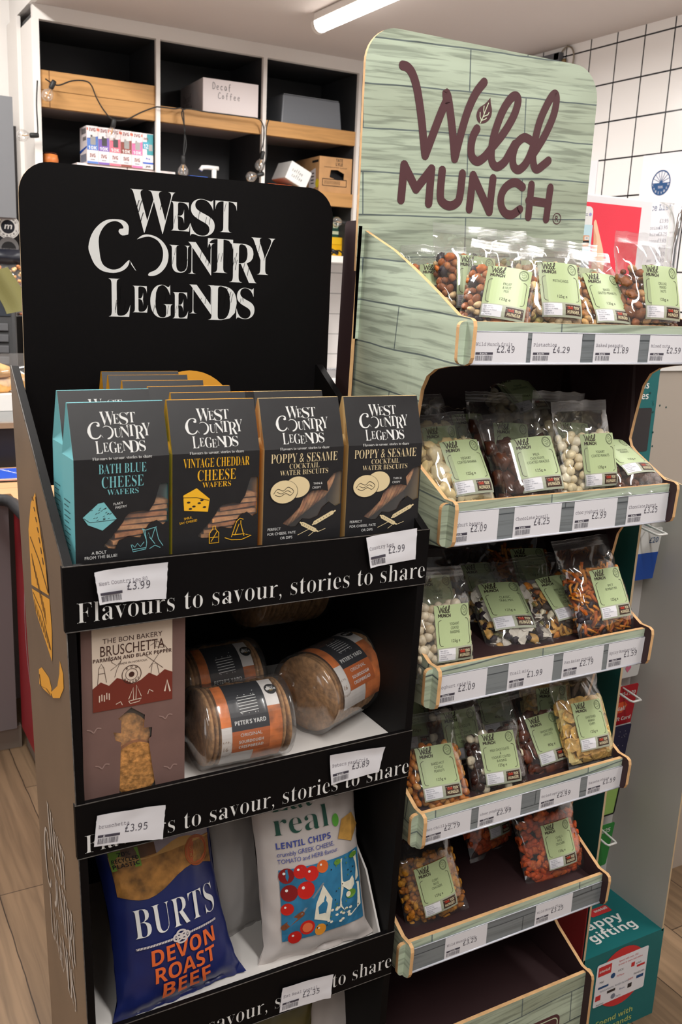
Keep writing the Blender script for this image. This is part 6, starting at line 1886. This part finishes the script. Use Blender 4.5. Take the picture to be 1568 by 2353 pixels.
# row of vape boxes on white cartons
for i in range(2):
    b = MB(); b.box(-.105, .105, -.12, .12, 0, .028, WCARD)
    p = (1.14 + i * .213)
    tag(b.build('flat_carton', bevel=.002), ('flat white carton under the left half of the small boxes', 'flat white carton under the right half of the small boxes')[i], 'carton').location = (p, 4.25, SZ2)
VC = ((84, 120, 190), (120, 90, 170), (236, 110, 130), (140, 70, 60), (226, 110, 160))
VI = M('dark_red_ink', (120, 40, 40), .5); DEVM = M('device_print', (66, 64, 66), .4); DEVL = M('pale_device_print', (150, 148, 146), .4); ORM = M('orange_ink', (226, 90, 50), .5)
va = at(200, 345, 1, 4.12); vb = at(353, 352, 1, 4.12)
for i in range(6):
    w = (vb.x - va.x) / 6; h = .146 - .001 * i
    cm = M('vape_ink_%d' % i, VC[i] if i < 5 else (60, 150, 176), .5)
    b = MB(); b.box(-w / 2 + .0005, w / 2 - .0005, 0, .11, 0, h, WCARD)
    A = Art(b, plane((0, 0, 0), (1, 0, 0), (0, 0, 1)), .0006)
    if i < 5:
        A.rect(-w / 2 + .001, h * .36, w / 2 - .001, h * .68, cm, 1); A.poly([(-w / 2 + .001, h * .68), (w / 2 - .001, h * .68), (w / 2 - .001, h * .74), (-w / 2 + .001, h * .66)], cm, 1)
        A.rect(-w / 2 + .001, 0, w / 2 - .001, h * .06, cm, 1)
        A.text('IVG', 0, h * .86, h * .09, VI, sanb, w=w * .55, align='c', L=2); A.text('IVG', 0, h * .17, h * .10, VI, sanb, w=w * .5, align='c', L=2)
        A.poly(rrect(-w * .18, h * .50, w * .28, h * .72, .003), DEVL if i in (0, 3, 4) else DEVM, 3); A.rect(-w * .16, h * .71, -w * .0, h * .76, DEVL if i in (3, 4) else DEVM, 3)
        A.text('10K', 0, h * .38, h * .09, INK, sanb, w=w * .75, align='c', L=4); A.rect(-w * .2, h * .10, w * .2, h * .12, GINK, 2)
        A.rect(-w / 2 + .001, h * .88, -w * .38, h * .95, ORM, 2); A.rect(w * .38, h * .88, w / 2 - .001, h * .95, ORM, 2)
    else:
        A.rect(-w * .1, h * .4, w / 2 - .001, h - .002, M('teal_ink', (56, 140, 150), .5), 1); A.rect(-w / 2 + .001, h * .56, w * .1, h * .76, cm, 2); A.text('12', -w * .2, h * .58, h * .12, INK, sanb, w=w * .4, align='c', L=3); A.text('IVG', -w * .2, h * .82, h * .06, VI, sanb, w=w * .4, align='c', L=3)
        A.rect(w * .05, h * .52, w * .4, h * .7, DEVL, 3); A.rect(-w / 2 + .001, h * .14, w / 2 - .001, h * .19, MATS['card_blue'], 2); A.text('Pro', 0, h * .26, h * .06, MATS['card_blue'], sanb, align='c', L=2); A.text('JNR', 0, h * .04, h * .06, BINK, sanb, align='c', L=2)
    if i == 0:
        A2 = Art(b, plane((-w / 2 + .0005, .11, 0), (0, -1, 0), (0, 0, 1)), .0006)
        for j in range(9): A2.rect(.03 + j * .008, h * .8, .034 + j * .008, h * .95, BINK, 1)
        for j in range(5): A2.rect(.05 + j * .011, h * .62, .056 + j * .011, h * .72, BINK, 1)
        A2.poly([(.002, h * .3), (.11, h * .42), (.11, h * .46), (.002, h * .38)], MATS['card_blue'], 1); A2.rect(.01, h * .05, .1, h * .26, GINK, 1)
    colour = ('blue', 'purple', 'coral', 'brown', 'magenta', 'teal')[i]
    o = tag(b.build('small_carton'), 'white and %s small carton in the row of six on the shelving' % colour, 'carton', 'small cartons in a row')
    o.location = (va.x + w * (i + .5), 4.122, SZ2 + .0285)
b = MB(); b.lathe([(.0, 0), (.03, .0), (.034, .03), (.03, .05), (.0, .055)], M('round_tin', (206, 120, 60), .4), 20); A = Art(b, plane((0, 0, .055), (1, 0, 0), (0, 1, 0)), .0006); A.ring(0, 0, .028, .006, M('lilac_ink'), 1)
p = at(115, 380, 1, 4.16); tag(b.build('round_tin'), 'small round tin peeping over the black header at the left', 'tin').location = (p.x, 4.16, max(SZ2, p.z - .055))
for nm, lab, x0, x1, cm, hh in (('red_box', 'flat red box just visible above the black header', 395, 435, 'card_red', .018), ('blue_box', 'flat blue box beside the red one above the black header', 437, 478, 'card_blue', .014)):
    a = at(x0, 405, 1, 4.15); c = at(x1, 405, 1, 4.15); b = MB(); b.box(0, c.x - a.x, 0, .1, 0, max(.012, a.z + .004 - SZ2), MATS[cm])
    tag(b.build('flat_box', bevel=.001), lab, 'box').location = (a.x, 4.15, SZ2)
pu = thing('pump_bottle_top', 'white pump dispenser head above the black header', 'dispenser', (at(492, 400, 1, 4.16).x, 4.16, SZ2))
b = MB(); b.lathe([(.011, 0), (.011, at(470, 388, 1, 4.16).z - SZ2)], INK, 12); b.build('neck', pu)
zt_ = at(470, 384, 1, 4.16).z - SZ2
b = MB(); b.tube([(.02, 0, zt_), (-.03, 0, zt_), (-.055, 0, zt_ - .002), (-.064, 0, zt_ - .015)], .0095, INK, 10); b.build('spout', pu)
tl = thing('sugar_carton', 'brown sugar carton with a torn hand hole on the lower shelf', 'carton', (2.255, 4.27, SZ2), (0, 0, R(-3)))
b = MB()
hole = [(-.03, .075), (-.025, .108), (.01, .11), (.045, .095), (.044, .066), (.01, .064), (-.01, .07)]
tri, pts = fill_holes([(-.085, 0), (.085, 0), (.085, .165), (-.085, .165)], [hole])
b.add([(x, -.14, z) for x, z in pts], tri, CARTB)
b.add([(x, y, z) for z in (0, .165) for y in (-.14, .14) for x in (-.085, .085)], [(0, 2, 3, 1), (4, 5, 7, 6), (2, 6, 7, 3), (0, 4, 6, 2), (1, 3, 7, 5)], CARTB)
b.quad((-.08, -.1, .01), (.08, -.1, .01), (.08, -.1, .16), (-.08, -.1, .16), BINK)
A = Art(b, plane((0, -.14, 0), (1, 0, 0), (0, 0, 1)), .0006)
A.text('TATE', .018, .146, .014, BINK, sanb, w=.036, align='c'); A.text('LYLE', .018, .128, .014, BINK, sanb, w=.036, align='c'); A.text('GRANULATED SUGAR', .0, .117, .005, BINK, reg, w=.12, align='c'); A.outline(-.068, .035, .06, .068, .001, .003, BINK, 1)
for j in range(12): A.rect(-.055 + j * .007, .044, -.053 + j * .007, .06, BINK, 1)
A2 = Art(b, plane((-.085, .14, 0), (0, -1, 0), (0, 0, 1)), .0006)
A2.poly([(.17, .01), (.25, .03), (.24, .115), (.16, .1)], WCARD, 1); A2.disc(.262, .045, .02, M('yellow_sticker', (230, 206, 40), .5), 1)
for j in range(4): A2.rect(.19, .045 + j * .015, .225, .05 + j * .015, BINK, 2)
A2.rect(.2, .14, .27, .15, BINK, 1)
b.build('carton', tl, bevel=.001)
wt = thing('tipped_box', 'white box with handwriting tipped on its side against the sugar carton', 'box', (2.03, 4.2, SZ2 + .026), (0, R(24), 0))
b = MB(); b.box(-.06, .055, -.09, .06, 0.0, .085, INK); b.build('carton', wt, bevel=.004)
b = MB(); A = Art(b, plane((0, -.09, 0), (1, 0, 0), (0, 0, 1)), .0006); scrawl(A, 'coffee', -.042, .045, .016, .010, BINK); scrawl(A, 'coffee', -.035, .022, .016, .010, BINK); b.build('handwriting', wt)
bx = MB(); bx.box(-.06, .06, -.08, .08, 0, .003, M('orange_cover', (206, 96, 50), .45)); bx.box(-.058, .058, -.078, .078, .003, .015, PAPER); bx.box(-.06, .06, -.08, .08, .015, .018, M('orange_cover'))
tag(bx.build('notebook'), 'orange notebook lying under the tipped white box', 'notebook').location = (1.955, 4.2, SZ2 + .001)
# yellow and green boxes on the bottom board
YEL = M('yellow_box', (240, 184, 22), .45); GRN = M('dark_green_box', (36, 78, 66), .5)
BZ = 1.546
for nm, lab, l, t_, r_, bt, y, cm in (('storage_box', 'yellow box at the bottom of the shelving, seen between the two stands', 748, 545, 786, 583, 4.20, YEL), ('storage_box', 'dark green box standing on the yellow one between the two stands', 756, 498, 786, 526, 4.24, GRN)):
    a = at(l, t_, 1, y); c = at(r_, bt, 1, y); z0 = BZ if cm is YEL else at(770, 545, 1, 4.20).z + .001
    b = MB(); hh = (at((l + r_) / 2, t_, 1, y).z - z0)
    b.box(-.12, c.x - a.x, 0, .16, 0, hh, cm)
    if cm is YEL: b.box(-.12, c.x - a.x - .008, -.003, .0, hh * .62, hh, M('yellow_flap', (250, 200, 40), .45))
    else:
        A = Art(b, plane((0, 0, 0), (1, 0, 0), (0, 0, 1)), .0006); A.text('TEA', .0, hh * .45, hh * .3, M('pale_green_ink'), sanb, w=.07); A.rect(.0, hh * .15, .07, hh * .3, M('pale_green_ink'), 1)
    tag(b.build(nm, bevel=.002), lab, 'box').location = (a.x, y, z0)
cb = MB(); p = at(762, 582, 1, 4.15)
cb.tube([(0, 0, 0), (.02, 0, .018), (.05, .01, .02), (.07, 0, .004), (.1, 0, .006), (.12, .01, .03), (.1, .02, .05)], .004, BPL, 6); cb.tube([(.0, .0, .02), (.035, .0, .006)], .009, BPL, 8)
tag(cb.build('cable'), 'tangled black cable in front of the yellow box', 'cable').location = (p.x, 4.15, BZ + .006)

# string of bulbs hung along the shelving
BULB = film('bulb_glass', gloss=.12, haze=.05); SOCK = M('bulb_socket', (30, 30, 30), .5); FILA = M('filament', (226, 170, 90), .4)
sl = thing('string_light', 'black string of clear bulbs looped along the shelving', 'string light', (1.4, 4.08, 2.1))
def wire(pts, y=4.07):
    b = MB(); v = [at(x, yy, 1, y) - Vector((1.4, 4.08, 2.1)) for x, yy in pts]
    sp_ = []
    for i in range(len(v) - 1):
        a = v[max(i - 1, 0)]; b0 = v[i]; c = v[i + 1]; d = v[min(i + 2, len(v) - 1)]
        for j in range(5):
            t = j / 5; sp_.append(.5 * ((2 * b0) + (c - a) * t + (2 * a - 5 * b0 + 4 * c - d) * t * t + (3 * b0 - a - 3 * c + d) * t ** 3))
    sp_.append(v[-1]); b.tube(sp_, .0028, SOCK, 6); return b.build('cable', sl)
wire([(104, 181), (118, 190), (135, 196), (165, 186), (195, 186), (210, 196), (222, 225), (240, 255), (260, 275), (290, 275), (325, 258), (355, 247), (368, 246), (400, 250), (420, 252), (424, 300), (428, 335), (421, 365)])
wire([(421, 365), (425, 300), (421, 252), (480, 258), (560, 268), (597, 275), (607, 300), (605, 330), (598, 360), (606, 380), (601, 395), (612, 360), (612, 300), (618, 275)])
wire([(86, 185), (84, 240), (87, 300), (84, 312)])
wire([(740, 470), (745, 495), (760, 505), (775, 510)], 4.09)
for lab, (x0, y0), (x1, y1) in (('b', (123, 190), (115, 207)), ('b', (262, 278), (258, 297)), ('b', (84, 311), (64, 311)), ('b', (421, 362), (421, 384)), ('b', (604, 352), (599, 374)), ('b', (602, 400), (586, 404)), ('b', (797, 513), (790, 512))):
    y = 4.06 if x0 < 700 else 4.08
    a = at(x0, y0, 1, y) - Vector((1.4, 4.08, 2.1)); c = at(x1, y1, 1, y) - Vector((1.4, 4.08, 2.1)); d = (c - a).normalized()
    q = d.to_track_quat('Z', 'Y').to_matrix().to_4x4(); mt = Matrix.Translation(a) @ q
    b = MB(); b.lathe([(.009, -.008), (.010, .0), (.010, .022), (.008, .026)], SOCK, 10, mt); s_ = b.build('socket', sl)
    b = MB(); b.lathe([(.008, .026), (.012, .032), (.020, .042), (.0235, .054), (.021, .066), (.012, .075), (.001, .078)], BULB, 16, mt); b.build('bulb', sl)
    b = MB(); b.tube([mt @ Vector((.004, 0, .03)), mt @ Vector((.006, 0, .05)), mt @ Vector((-.004, 0, .056)), mt @ Vector((-.004, 0, .03))], .0012, FILA, 5); b.build('filament', sl)
